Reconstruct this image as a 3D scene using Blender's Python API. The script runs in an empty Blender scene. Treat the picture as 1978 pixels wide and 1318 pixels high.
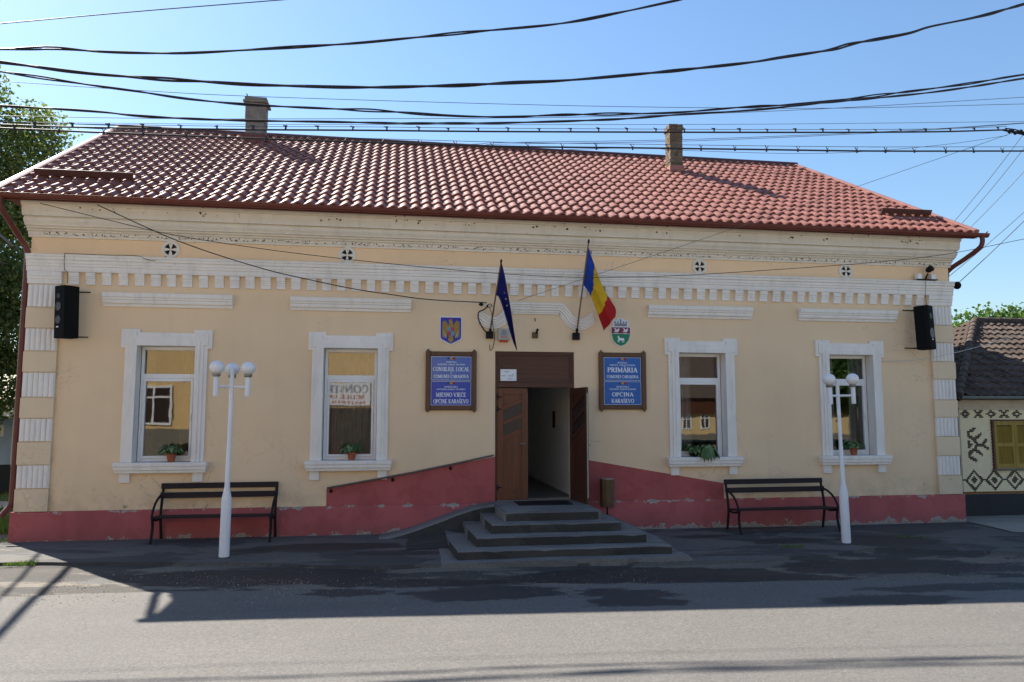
import bpy, math, random
from mathutils import Vector, Matrix, noise as mnoise
R_ = math.radians
rnd = random.Random(7)
scene = bpy.context.scene
COL = scene.collection

# ------------------------------------------------------------------ camera
# facade plane is y = 0, the street lies towards -y, x runs to the right along the facade
F_PX = 1430.0
RIGHT = Vector((0.987796, -0.155753, 0.0))
UP = Vector((-0.0149257, -0.0942479, 0.995437))
FWD = Vector((0.155036, 0.983290, 0.0954224))
EYE = Vector((-2.5138, -13.3, 2.0847))
cam_d = bpy.data.cameras.new('camera')
cam_d.sensor_width = 36.0
cam_d.lens = 36.0 * F_PX / 1978.0
cam_d.clip_start = 0.1
cam_d.clip_end = 3000.0
cam = bpy.data.objects.new('camera', cam_d)
COL.objects.link(cam)
cam.matrix_world = Matrix(((RIGHT.x, UP.x, -FWD.x, EYE.x), (RIGHT.y, UP.y, -FWD.y, EYE.y),
                           (RIGHT.z, UP.z, -FWD.z, EYE.z), (0, 0, 0, 1)))
scene.camera = cam

# ------------------------------------------------------------------ sky, sun, exposure
SUN = Vector((-3.92, 4.49, 5.5)).normalized()          # towards the sun
SUN_EL = math.asin(SUN.z)
SUN_AZ = math.atan2(SUN.x, SUN.y)
world = bpy.data.worlds.new('World')
scene.world = world
world.use_nodes = True
wn = world.node_tree
bg = wn.nodes['Background']
sky = wn.nodes.new('ShaderNodeTexSky')
sky.sky_type = 'NISHITA'
sky.sun_disc = False
sky.sun_elevation = SUN_EL
sky.sun_rotation = SUN_AZ
sky.altitude = 250.0
sky.air_density = 1.5
sky.dust_density = 0.55
sky.ozone_density = 7.0
bg.inputs['Strength'].default_value = 0.071
wn.links.new(sky.outputs[0], bg.inputs['Color'])
sun_d = bpy.data.lights.new('sun', 'SUN')
sun_d.energy = 5.0
sun_d.angle = R_(0.53)
sun_d.color = (1.0, 0.94, 0.84)
sun = bpy.data.objects.new('sun', sun_d)
COL.objects.link(sun)
sun.rotation_euler = (-SUN).to_track_quat('-Z', 'Y').to_euler()
sun.location = (-10, 12, 20)
vs = scene.view_settings
vs.view_transform = 'Standard'
vs.look = 'None'
vs.gamma = 1.0
vs.exposure = 1.38
vs.use_curve_mapping = False
scene.cycles.max_bounces = 10
scene.cycles.diffuse_bounces = 5
scene.cycles.glossy_bounces = 4
scene.cycles.transparent_max_bounces = 16
scene.cycles.sample_clamp_indirect = 6.0
scene.cycles.use_denoising = True


def W(px, py, Y=0.0):
    """point of the plane y = Y seen at a pixel of the photograph"""
    d = FWD + RIGHT * ((px - 989.0) / F_PX) + UP * ((659.0 - py) / F_PX)
    return EYE + d * ((Y - EYE.y) / d.y)


def smooth(t):
    t = max(0.0, min(1.0, t))
    return t * t * (3 - 2 * t)


def g_wall(x):
    return -0.0055 * max(0.0, min(12.2, x + 6.4))


def g_road(x):
    return -0.016 * (max(-14.0, min(16.0, x)) + 5.0)


def ground_z(x, y):
    t = smooth(-y / 4.0)
    return g_wall(x) * (1 - t) + g_road(x) * t


# ------------------------------------------------------------------ mesh helpers
class MB:
    def __init__(s):
        s.v = []; s.f = []; s.m = []; s.cur = 0

    def add(s, vs_, fs):
        o = len(s.v)
        s.v.extend([tuple(p) for p in vs_])
        for f in fs:
            s.f.append([i + o for i in f]); s.m.append(s.cur)
        return s

    def box(s, x0, x1, y0, y1, z0, z1, M=None):
        p = [(x0, y0, z0), (x1, y0, z0), (x1, y1, z0), (x0, y1, z0), (x0, y0, z1), (x1, y0, z1), (x1, y1, z1), (x0, y1, z1)]
        if M is not None: p = [M @ Vector(q) for q in p]
        return s.add(p, [(0, 3, 2, 1), (4, 5, 6, 7), (0, 1, 5, 4), (1, 2, 6, 5), (2, 3, 7, 6), (3, 0, 4, 7)])

    def prism(s, poly, y0, y1, M=None):
        """polygon in x,z extruded along y"""
        n = len(poly)
        a = sum(poly[i][0] * poly[(i + 1) % n][1] - poly[(i + 1) % n][0] * poly[i][1] for i in range(n))
        if a < 0: poly = poly[::-1]
        p = [(x, y0, z) for x, z in poly] + [(x, y1, z) for x, z in poly]
        if M is not None: p = [M @ Vector(q) for q in p]
        return s.add(p, [list(range(n)), list(range(2 * n - 1, n - 1, -1))] + [(i, i + n, (i + 1) % n + n, (i + 1) % n) for i in range(n)])

    def sweep_x(s, prof, x0, x1, ends=True):
        """profile of (y,z) extruded along x"""
        n = len(prof)
        p = [(x0, y, z) for y, z in prof] + [(x1, y, z) for y, z in prof]
        f = [(i, (i + 1) % n, (i + 1) % n + n, i + n) for i in range(n)]
        if ends: f += [list(range(n - 1, -1, -1)), list(range(n, 2 * n))]
        return s.add(p, f)

    def tube(s, pts, r, n=8, cap=True, squash=1.0):
        pts = [Vector(p) for p in pts]
        rs = r if isinstance(r, (list, tuple)) else [r] * len(pts)
        vs_ = []; fs = []
        ref = Vector((0, 0, 1))
        if abs((pts[-1] - pts[0]).normalized().z) > 0.9: ref = Vector((0, 1, 0))
        for i, p in enumerate(pts):
            t = (pts[min(i + 1, len(pts) - 1)] - pts[max(i - 1, 0)]).normalized()
            a = t.cross(ref)
            if a.length < 1e-4: a = t.cross(Vector((1, 0, 0)))
            a.normalize(); b = a.cross(t)
            for k in range(n):
                th = 2 * math.pi * k / n
                vs_.append(p + a * (rs[i] * math.cos(th)) + b * (rs[i] * squash * math.sin(th)))
        for i in range(len(pts) - 1):
            for k in range(n):
                fs.append((i * n + k, i * n + (k + 1) % n, (i + 1) * n + (k + 1) % n, (i + 1) * n + k))
        if cap: fs += [list(range(n - 1, -1, -1)), list(range((len(pts) - 1) * n, len(pts) * n))]
        return s.add(vs_, fs)

    def lathe(s, prof, n=24, c=(0, 0, 0), M=None, cap=True):
        """profile of (r,z) about the z axis"""
        vs_ = []; fs = []
        for r, z in prof:
            for k in range(n):
                th = 2 * math.pi * k / n
                vs_.append(Vector((c[0] + r * math.cos(th), c[1] + r * math.sin(th), c[2] + z)))
        if M is not None: vs_ = [M @ q for q in vs_]
        for i in range(len(prof) - 1):
            for k in range(n):
                fs.append((i * n + k, i * n + (k + 1) % n, (i + 1) * n + (k + 1) % n, (i + 1) * n + k))
        if cap: fs += [list(range(n - 1, -1, -1)), list(range((len(prof) - 1) * n, len(prof) * n))]
        return s.add(vs_, fs)

    def sphere(s, c, r, n=20, rz=None):
        rz = rz or r
        m = n // 2
        return s.lathe([(max(1e-4, r * math.sin(math.pi * i / m)), -rz * math.cos(math.pi * i / m)) for i in range(m + 1)], n, c)

    def grid(s, P, closed=False):
        """P[i][j] points"""
        a, b = len(P), len(P[0])
        return s.add([q for row in P for q in row], [(i * b + j, i * b + j + 1, (i + 1) * b + j + 1, (i + 1) * b + j) for i in range(a - 1) for j in range(b - 1)])

    def mesh(s, name, mats, smooth_=None):
        me = bpy.data.meshes.new(name)
        me.from_pydata(s.v, [], s.f)
        for m in (mats if isinstance(mats, (list, tuple)) else [mats]): me.materials.append(m)
        if any(s.m): me.polygons.foreach_set('material_index', s.m)
        me.validate(clean_customdata=False)
        if smooth_ is not None:
            me.polygons.foreach_set('use_smooth', [True] * len(me.polygons))
            me.set_sharp_from_angle(angle=R_(smooth_))
        me.update()
        return me

    def build(s, name, mats, parent=None, smooth_=None, bevel=0.0, kind=None):
        o = bpy.data.objects.new(name, s.mesh(name, mats, smooth_))
        return link(o, parent, bevel, kind)


def link(o, parent=None, bevel=0.0, kind=None):
    COL.objects.link(o)
    if parent: o.parent = parent
    if bevel:
        md = o.modifiers.new('bevel', 'BEVEL'); md.width = bevel; md.segments = 2
        md.limit_method = 'ANGLE'; md.angle_limit = R_(50)
    if kind: o['kind'] = kind
    return o


def tag(o, label, cat=None, group=None, kind=None):
    if label: o['label'] = label
    if cat: o['category'] = cat
    if group: o['group'] = group
    if kind: o['kind'] = kind
    return o


def thing(name, label, cat, loc=(0, 0, 0), rz=0.0, group=None):
    o = bpy.data.objects.new(name, None)
    o.empty_display_size = 0.2
    COL.objects.link(o)
    o.location = loc; o.rotation_euler = (0, 0, rz)
    return tag(o, label, cat, group)


def instance(name, mesh, parent, loc=(0, 0, 0), rot=(0, 0, 0), scl=(1, 1, 1)):
    o = bpy.data.objects.new(name, mesh)
    COL.objects.link(o)
    o.parent = parent; o.location = loc; o.rotation_euler = rot; o.scale = scl
    return o


def catmull(pts, n=8):
    pts = [Vector(p) for p in pts]
    P = [pts[0] * 2 - pts[1]] + pts + [pts[-1] * 2 - pts[-2]]
    out = []
    for i in range(1, len(P) - 2):
        a, b, c, d = P[i - 1], P[i], P[i + 1], P[i + 2]
        for k in range(n):
            t = k / n
            out.append(0.5 * ((2 * b) + (c - a) * t + (2 * a - 5 * b + 4 * c - d) * t * t + (3 * b - a - 3 * c + d) * t ** 3))
    out.append(pts[-1])
    return out


# ------------------------------------------------------------------ materials
class NT:
    def __init__(s, name):
        s.mat = bpy.data.materials.new(name); s.mat.use_nodes = True
        s.t = s.mat.node_tree; s.b = s.t.nodes['Principled BSDF']; s.out = s.t.nodes['Material Output']
        s._pos = None

    def n(s, typ, **kw):
        nd = s.t.nodes.new(typ)
        for k, v in kw.items(): setattr(nd, k, v)
        return nd

    def L(s, a, b): s.t.links.new(a, b)

    def pos(s):
        if s._pos is None: s._pos = s.n('ShaderNodeNewGeometry').outputs['Position']
        return s._pos

    def obj(s): return s.n('ShaderNodeTexCoord').outputs['Object']

    def scaled(s, vec, sc):
        m = s.n('ShaderNodeVectorMath', operation='MULTIPLY'); s.L(vec, m.inputs[0]); m.inputs[1].default_value = sc
        return m.outputs[0]

    def noise(s, scale, detail=4, rough=.55, vec=None, out=0, dist=0.0):
        nd = s.n('ShaderNodeTexNoise'); nd.inputs['Scale'].default_value = scale
        nd.inputs['Detail'].default_value = detail; nd.inputs['Roughness'].default_value = rough
        nd.inputs['Distortion'].default_value = dist
        s.L(vec if vec is not None else s.pos(), nd.inputs['Vector'])
        return nd.outputs[out]

    def ramp(s, fac, stops, interp='LINEAR'):
        nd = s.n('ShaderNodeValToRGB'); cr = nd.color_ramp; cr.interpolation = interp
        while len(cr.elements) < len(stops): cr.elements.new(0.5)
        for e, (p, c) in zip(cr.elements, stops):
            e.position = p; e.color = (c, c, c, 1) if isinstance(c, (int, float)) else (*c, 1)
        s.L(fac, nd.inputs[0])
        return nd.outputs[0]

    def mix(s, fac, a, b, mode='MIX'):
        nd = s.n('ShaderNodeMix', data_type='RGBA', blend_type=mode)
        for v, i in ((fac, 0), (a, 6), (b, 7)):
            if isinstance(v, (int, float)): nd.inputs[i].default_value = v if i == 0 else (v, v, v, 1)
            elif isinstance(v, (tuple, list)): nd.inputs[i].default_value = (*v, 1)
            else: s.L(v, nd.inputs[i])
        return nd.outputs[2]

    def math(s, op, a, b=0.0, c=None, clamp=False):
        nd = s.n('ShaderNodeMath', operation=op); nd.use_clamp = clamp
        for i, v in enumerate((a, b) if c is None else (a, b, c)):
            if isinstance(v, (int, float)): nd.inputs[i].default_value = v
            else: s.L(v, nd.inputs[i])
        return nd.outputs[0]

    def sep(s, vec):
        nd = s.n('ShaderNodeSeparateXYZ'); s.L(vec, nd.inputs[0]); return nd.outputs

    def bump(s, h, strength=.3, dist=.01):
        nd = s.n('ShaderNodeBump'); nd.inputs['Strength'].default_value = strength; nd.inputs['Distance'].default_value = dist
        s.L(h, nd.inputs['Height']); s.L(nd.outputs[0], s.b.inputs['Normal'])

    def base(s, c):
        if isinstance(c, (tuple, list)): s.b.inputs['Base Color'].default_value = (*c, 1)
        else: s.L(c, s.b.inputs['Base Color'])

    def set(s, rough=None, metal=None, spec=None):
        if rough is not None:
            if isinstance(rough, (int, float)): s.b.inputs['Roughness'].default_value = rough
            else: s.L(rough, s.b.inputs['Roughness'])
        if metal is not None: s.b.inputs['Metallic'].default_value = metal
        if spec is not None: s.b.inputs['Specular IOR Level'].default_value = spec
        return s


def mul(c, k): return tuple(min(1.0, x * k) for x in c)


def pbr(name, col, rough=.6, var=.12, scale=6.0, bump=0.0, bscale=60.0, metal=0.0, spec=.4, grime=0.0, local=False):
    m = NT(name)
    vec = m.obj() if local else m.pos()
    a = m.noise(scale, 5, .6, vec)
    b = m.noise(scale * 9, 3, .6, vec)
    f = m.math('ADD', m.math('MULTIPLY', a, .65), m.math('MULTIPLY', b, .35))
    c = m.ramp(f, [(.3, mul(col, 1 - var)), (.7, mul(col, 1 + var))])
    if grime:
        gmask = m.ramp(m.noise(scale * .6, 6, .7, vec), [(.52, 0.0), (.72, grime)])
        c = m.mix(gmask, c, mul(col, .45))
    m.base(c)
    m.set(m.ramp(b, [(.3, max(0, rough - .07)), (.7, min(1, rough + .07))]), metal, spec)
    if bump: m.bump(m.noise(bscale, 4, .6, vec), bump, .008)
    return m.mat


def plaster(name, col, streak=.25):
    m = NT(name)
    p = m.pos()
    big = m.noise(.55, 5, .6)
    c = m.ramp(big, [(.3, mul(col, .93)), (.7, mul(col, 1.05))])
    # hand-trowelled unevenness and faint rain streaks
    st = m.noise(1.0, 4, .6, m.scaled(p, (5.0, 5.0, .35)))
    c = m.mix(m.ramp(st, [(.5, 0.0), (.8, streak)]), c, mul(col, .72))
    sp = m.noise(9.0, 6, .75)
    c = m.mix(m.ramp(sp, [(.64, 0.0), (.74, .35)]), c, mul(col, .7))
    # damp, dirty foot of the wall
    z = m.sep(p)[2]
    lowmask = m.math('SUBTRACT', 1.0, m.math('DIVIDE', m.math('SUBTRACT', z, .45), .55), clamp=True)
    d = m.math('MULTIPLY', lowmask, m.ramp(m.noise(3.0, 6, .7), [(.4, 0.0), (.65, .65)]))
    c = m.mix(d, c, mul(col, .62))
    spots = m.math('MULTIPLY', lowmask, m.ramp(m.noise(7.0, 5, .7), [(.62, 0.0), (.67, .9)]))
    c = m.mix(spots, c, (.13, .11, .085))
    crk = m.math('ABSOLUTE', m.math('SUBTRACT', m.noise(.8, 6, .62, dist=.8), .5))
    crm = m.math('MULTIPLY', m.ramp(crk, [(0.0, .55), (.0035, 0.0)]), m.ramp(m.noise(.45, 3, .5), [(.5, 0.0), (.6, 1.0)]))
    c = m.mix(crm, c, mul(col, .45))
    m.base(c); m.set(.88, spec=.25)
    h = m.math('ADD', m.noise(2.2, 4, .5), m.math('MULTIPLY', m.noise(120, 3, .6), .12))
    m.bump(h, .35, .02)
    return m.mat


def trimpaint(name, col, dirt=.3):
    m = NT(name)
    a = m.noise(1.3, 5, .65)
    c = m.ramp(a, [(.3, mul(col, .93)), (.7, mul(col, 1.04))])
    s1 = m.noise(1.0, 5, .7, m.scaled(m.pos(), (7.0, 7.0, 1.2)))
    c = m.mix(m.ramp(s1, [(.5, 0.0), (.78, dirt)]), c, mul(col, .55))
    chips = m.ramp(m.noise(14.0, 5, .75), [(.68, 0.0), (.71, .7)])
    c = m.mix(chips, c, (.25, .21, .16))
    m.base(c); m.set(.72, spec=.3)
    m.bump(m.noise(45, 4, .6), .18, .006)
    return m.mat


def pinkpaint():
    m = NT('pink_plinth_paint')
    col = (.40, .100, .097)
    p = m.pos()
    c = m.ramp(m.noise(1.1, 6, .65), [(.3, mul(col, .74)), (.5, col), (.72, mul(col, 1.16))])
    blot = m.ramp(m.noise(2.6, 5, .6, dist=.6), [(.54, 0.0), (.60, .5)])
    c = m.mix(blot, c, (.35, .075, .07))
    st = m.noise(1.0, 4, .6, m.scaled(p, (6.0, 6.0, .8)))
    c = m.mix(m.ramp(st, [(.52, 0.0), (.8, .3)]), c, mul(col, .6))
    z = m.sep(p)[2]
    low = m.math('SUBTRACT', 1.0, m.math('DIVIDE', m.math('ADD', z, .08), .30), clamp=True)
    ledge = m.math('SUBTRACT', 1.0, m.math('MULTIPLY', m.math('ABSOLUTE', m.math('SUBTRACT', z, .46)), 9.0), clamp=True)
    area = m.math('ADD', m.math('MULTIPLY', low, .41), m.math('MULTIPLY', ledge, .28))
    peel = m.math('ADD', m.noise(3.8, 7, .72), area)
    c = m.mix(m.ramp(peel, [(.80, 0.0), (.815, 1.0)]), c, (.40, .36, .31))
    c = m.mix(m.ramp(peel, [(.865, 0.0), (.88, .8)]), c, (.24, .23, .2))
    c = m.mix(m.math('MULTIPLY', low, .35), c, (.17, .10, .085))
    m.base(c); m.set(.82, spec=.3)
    hb = m.math('ADD', m.math('MULTIPLY', m.ramp(peel, [(.79, 1.0), (.82, 0.0)]), .5), m.math('MULTIPLY', m.noise(60, 4, .6), .25))
    m.bump(hb, .6, .012)
    return m.mat


def ground_mat(name, base, dark, spots, patch=.0, gravel=0.3, coarse=140.0, dusty=None, crack=.3):
    """asphalt or concrete; spots are wet or re-tarred stains as (cx, cy, rx, ry)"""
    m = NT(name)
    p = m.pos()
    fine = m.noise(coarse, 3, .75)
    mid = m.noise(1.1, 6, .65)
    c = m.ramp(mid, [(.28, mul(base, .80)), (.5, base), (.72, mul(base, 1.16))])
    grain = m.math('ADD', m.math('MULTIPLY', fine, .6), m.math('MULTIPLY', m.noise(coarse * .42, 3, .7), .4))
    c = m.mix(.75, c, m.ramp(grain, [(.32, mul(base, .40)), (.5, base), (.66, mul(base, 1.75))]))
    lane = m.noise(1.0, 4, .55, m.scaled(p, (.07, .8, 1)))
    c = m.mix(m.ramp(lane, [(.42, .22), (.58, 0.0)]), c, mul(base, .6))
    if dusty:
        c = m.mix(m.ramp(m.noise(.8, 6, .7, m.scaled(p, (.5, 1.6, 1))), [(.45, 0.0), (.62, .75)]), c, dusty)
    if patch:
        pm = m.ramp(m.noise(.75, 7, .68, m.scaled(p, (.55, 1.5, 1.0)), dist=.5), [(.5, 0.0), (.53, patch)])
        c = m.mix(pm, c, dark)
    wet = None
    if spots:
        nv = m.n('ShaderNodeTexNoise'); nv.inputs['Scale'].default_value = 2.4; nv.inputs['Detail'].default_value = 10
        nv.inputs['Roughness'].default_value = .74
        m.L(m.scaled(p, (.55, 1.3, 1)), nv.inputs['Vector'])
        off = m.n('ShaderNodeVectorMath', operation='SUBTRACT'); m.L(nv.outputs['Color'], off.inputs[0]); off.inputs[1].default_value = (.5, .5, .5)
        ofs = m.scaled(off.outputs[0], (2.2, .75, 0))
        ad = m.n('ShaderNodeVectorMath', operation='ADD'); m.L(p, ad.inputs[0]); m.L(ofs, ad.inputs[1])
        q = m.sep(ad.outputs[0])
        for cx, cy, rx, ry in spots:
            u = m.math('MULTIPLY', m.math('SUBTRACT', q[0], cx), 1 / rx)
            v = m.math('MULTIPLY', m.math('SUBTRACT', q[1], cy), 1 / ry)
            d = m.math('ADD', m.math('MULTIPLY', u, u), m.math('MULTIPLY', v, v))
            e = m.math('MULTIPLY', m.math('SUBTRACT', 1.08, d), 6.0, clamp=True)
            wet = e if wet is None else m.math('MAXIMUM', wet, e)
        c = m.mix(m.math('MULTIPLY', wet, .93), c, dark)
    cr = m.ramp(m.math('ABSOLUTE', m.math('SUBTRACT', m.noise(.9, 5, .6, dist=.3), .5)), [(.0, crack), (.004, 0.0)])
    c = m.mix(cr, c, mul(base, .35))
    m.base(c)
    r = m.ramp(fine, [(.3, .82), (.7, .95)])
    m.set(m.mix(wet, r, .62) if wet is not None else r, spec=.3)
    h = m.math('ADD', m.math('MULTIPLY', fine, gravel), m.noise(6.0, 5, .65))
    m.bump(h, .5, .015)
    return m.mat


def tile_mat():
    m = NT('red_metal_tile')
    oi = m.n('ShaderNodeNewGeometry').outputs['Random Per Island']
    col = (.268, .104, .077)
    c = m.ramp(m.noise(.8, 5, .6), [(.3, mul(col, .88)), (.7, mul(col, 1.1))])
    c = m.mix(m.ramp(m.noise(26, 4, .7), [(.6, 0.0), (.75, .35)]), c, (.10, .06, .05))
    c = m.mix(m.ramp(m.noise(1.0, 5, .7, m.scaled(m.pos(), (9.0, .8, .8))), [(.5, 0.0), (.75, .3)]), c, (.16, .075, .06))
    c = m.mix(m.math('MULTIPLY', m.math('MULTIPLY', oi, oi), .35), c, mul(col, .55))
    c = m.mix(m.ramp(m.noise(2.2, 6, .72), [(.58, 0.0), (.70, .35)]), c, (.17, .13, .10))
    m.base(c); m.set(m.ramp(m.noise(7, 4, .6), [(.3, .46), (.7, .60)]), spec=.30)
    m.bump(m.noise(90, 3, .6), .08, .004)
    return m.mat


def brick_mat(name, col, var=.3):
    m = NT(name)
    oi = m.n('ShaderNodeObjectInfo').outputs['Random']
    c = m.ramp(oi, [(0.0, mul(col, 1 - var)), (.5, col), (1.0, mul(col, 1 + var))])
    c = m.mix(m.ramp(m.noise(18, 5, .7), [(.5, 0.0), (.7, .6)]), c, (.10, .085, .06))
    c = m.mix(m.ramp(m.noise(5, 5, .7), [(.55, 0.0), (.7, .5)]), c, (.22, .185, .13))
    m.base(c); m.set(.9, spec=.2); m.bump(m.noise(60, 4, .7), .5, .01)
    return m.mat


def leaf_mat(name, cols, trans=.35):
    m = NT(name)
    g_ = m.n('ShaderNodeNewGeometry').outputs['Random Per Island']
    c = m.ramp(g_, [(i / (len(cols) - 1), k) for i, k in enumerate(cols)])
    m.base(c); m.set(.5, spec=.35)
    tr = m.n('ShaderNodeBsdfTranslucent'); m.L(m.mix(1.0, c, (1.0, 1.0, .45), 'MULTIPLY'), tr.inputs[0])
    mx = m.n('ShaderNodeMixShader'); mx.inputs[0].default_value = trans
    m.L(m.b.outputs[0], mx.inputs[1]); m.L(tr.outputs[0], mx.inputs[2]); m.L(mx.outputs[0], m.out.inputs[0])
    return m.mat


def glass_mat(name, ior=2.25, tint=(.82, .86, .84)):
    m = NT(name)
    m.t.nodes.remove(m.b)
    tr = m.n('ShaderNodeBsdfTransparent'); tr.inputs[0].default_value = (*tint, 1)
    gl = m.n('ShaderNodeBsdfGlossy'); gl.inputs['Roughness'].default_value = .015
    # old panes are slightly wavy, so what they mirror wobbles
    bp = m.n('ShaderNodeBump'); bp.inputs['Strength'].default_value = .014; bp.inputs['Distance'].default_value = .05
    m.L(m.noise(1.7, 2, .5), bp.inputs['Height']); m.L(bp.outputs[0], gl.inputs['Normal'])
    fr = m.n('ShaderNodeFresnel'); fr.inputs[0].default_value = ior
    mx = m.n('ShaderNodeMixShader'); m.L(fr.outputs[0], mx.inputs[0]); m.L(tr.outputs[0], mx.inputs[1]); m.L(gl.outputs[0], mx.inputs[2])
    m.L(mx.outputs[0], m.out.inputs[0])
    return m.mat


def cloth_mat(name, col, trans=.25):
    m = NT(name)
    c = m.ramp(m.noise(5, 4, .6, m.obj()), [(.3, mul(col, .85)), (.7, mul(col, 1.12))])
    m.base(c); m.set(.75, spec=.2)
    tr = m.n('ShaderNodeBsdfTranslucent'); m.L(c, tr.inputs[0])
    mx = m.n('ShaderNodeMixShader'); mx.inputs[0].default_value = trans
    m.L(m.b.outputs[0], mx.inputs[1]); m.L(tr.outputs[0], mx.inputs[2]); m.L(mx.outputs[0], m.out.inputs[0])
    return m.mat


def wood_mat(name, col, rough=.5, vert=True):
    m = NT(name)
    p = m.scaled(m.pos(), (28, 28, 1.2) if vert else (1.2, 28, 28))
    c = m.ramp(m.noise(1.0, 5, .65, p), [(.25, mul(col, .6)), (.5, col), (.75, mul(col, 1.35))])
    c = m.mix(m.ramp(m.noise(1.6, 4, .6), [(.5, 0.0), (.75, .3)]), c, mul(col, .55))
    m.base(c); m.set(rough, spec=.4); m.bump(m.noise(1.5, 4, .6, p), .15, .004)
    return m.mat


M = dict(
    wall=plaster('cream_plaster', (.81, .612, .402), .13),
    frieze=plaster('peach_frieze_plaster', (.88, .635, .40), .1),  # peach paint, brightened to carry warm bounced light in the colour
    quoin=plaster('beige_plaster', (.76, .61, .425), .2),
    white=trimpaint('white_trim_paint', (.83, .79, .74), .42),
    cornice=trimpaint('offwhite_cornice_paint', (.79, .735, .645), .38),
    pink=pinkpaint(),
    tile=tile_mat(),
    ridge=pbr('dark_red_ridge_metal', (.085, .030, .026), .5, .2, 5),
    gutter=pbr('red_brown_gutter_paint', (.14, .033, .022), .45, .18, 5, grime=.4),
    verge=pbr('verge_metal', (.36, .17, .14), .38, .15, 5),
    chimney=pbr('grey_chimney_render', (.21, .185, .16), .95, .35, 5, .7, 30, grime=.8),
    brick=brick_mat('weathered_brick', (.155, .108, .070)),
    mortar=pbr('grey_mortar', (.17, .155, .125), .95, .25, 12, .5, 40),
    pvc=pbr('white_window_frame', (.80, .80, .80), .35, .04, 6),
    glass=glass_mat('window_glass'),
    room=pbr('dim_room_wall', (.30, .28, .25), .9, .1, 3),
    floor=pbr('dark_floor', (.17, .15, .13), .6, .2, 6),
    hall=pbr('white_hall_wall', (.86, .87, .88), .8, .05, 3),
    curtain=cloth_mat('grey_curtain', (.55, .55, .55), .3),
    curtain_brown=cloth_mat('brown_curtain', (.36, .25, .15), .3),
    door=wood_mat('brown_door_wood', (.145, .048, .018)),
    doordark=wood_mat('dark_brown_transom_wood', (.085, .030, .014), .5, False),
    doorshade=wood_mat('shaded_door_wood', (.065, .022, .012)),  # same door wood, with the open leaf's shade put into its colour
    doorglass=pbr('dark_ribbed_door_glass', (.035, .022, .018), .25, .3, 30, .4, 90),
    iron=pbr('black_iron', (.016, .013, .014), .7, .3, 12, .2, 60, spec=.2),
    slat=wood_mat('dark_bench_slat', (.018, .009, .010), .75, False),
    speaker=pbr('black_speaker_shell', (.009, .009, .010), .85, .2, 20, .15, 200, spec=.12, local=True),
    cone=pbr('dark_speaker_cone', (.035, .035, .038), .4, .2, 10, local=True),
    label=pbr('pale_label', (.75, .75, .75), .5, .05, 6),
    signwood=wood_mat('brown_sign_wood', (.115, .052, .022), .5),
    blue1=pbr('blue_sign_face', (.045, .105, .42), .18, .06, 3, spec=.6),
    blue2=pbr('royal_blue_sign_face', (.028, .060, .40), .3, .06, 3),
    blue3=pbr('bright_blue_sign_face', (.012, .115, .42), .25, .06, 3),
    print=pbr('white_print', (.74, .78, .84), .5, .05, 6),
    crestblue=pbr('crest_blue', (.014, .022, .33), .4, .06, 6),
    gold=pbr('crest_gold', (.34, .22, .035), .5, .25, 30),
    skyblue=pbr('crest_sky_blue', (.10, .28, .50), .5, .08, 6),
    crestred=pbr('crest_red', (.40, .06, .06), .5, .08, 6),
    purple=pbr('crest_purple', (.20, .018, .055), .5, .08, 6),
    green=pbr('crest_green', (.010, .20, .085), .5, .08, 6),
    grey=pbr('grey_plastic', (.42, .40, .36), .6, .08, 6),
    stone=pbr('crest_stone_grey', (.25, .26, .30), .6, .08, 6),
    redlens=pbr('red_lens', (.45, .04, .02), .3, .08, 6),
    flagblue=cloth_mat('dark_blue_flag_cloth', (.012, .016, .14), .3),
    roblue=cloth_mat('flag_blue', (.015, .055, .36),  .12),
    royel=cloth_mat('flag_yellow', (.62, .40, .02),  .12),
    rored=cloth_mat('flag_red', (.40, .018, .02),  .12),
    starg=pbr('star_gold', (.70, .48, .05), .6, .05, 6),
    pole=wood_mat('brown_flag_pole', (.17, .105, .06), .55),
    lamp=trimpaint('white_lamp_paint', (.80, .80, .82), .3),
    globe=pbr('white_lamp_globe', (.78, .78, .80), .22, .04, 8),
    cable=pbr('black_cable', (.016, .016, .022), .55, .2, 20),
    wire=pbr('grey_wire', (.07, .07, .09), .5, .2, 20),
    whitecable=pbr('pale_cable', (.55, .55, .55), .6, .1, 20),
    steel=pbr('dull_steel', (.30, .29, .27), .4, .2, 20, metal=.7),
    rail=pbr('brown_grey_handrail', (.11, .095, .08), .45, .2, 10),
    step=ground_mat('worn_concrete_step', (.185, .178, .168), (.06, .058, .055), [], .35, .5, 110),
    riser=ground_mat('dark_concrete_riser', (.052, .049, .043), (.024, .024, .022), [], .5, .5, 110, (.085, .08, .07)),  # stained risers; shade against the sky-lit treads is put into the colour
    bin=pbr('brown_painted_metal', (.105, .058, .026), .5, .3, 8, .1, 60, grime=.5),
    pot=pbr('terracotta_pot', (.36, .10, .045), .8, .15, 12, .2, 80, local=True),
    leaf_pot=leaf_mat('variegated_leaf', [(.045, .12, .035), (.09, .19, .06), (.30, .38, .20), (.05, .11, .03), (.16, .26, .10)], .2),
    mud=pbr('mud_nest_remains', (.10, .085, .065), .95, .3, 40, .4, 90),
    paper=pbr('white_paper', (.78, .80, .82), .6, .04, 6),
    ink=pbr('grey_ink', (.22, .24, .32), .6, .1, 6),
)
M['tricolor'] = [M['roblue'], M['royel'], M['rored']]
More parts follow.
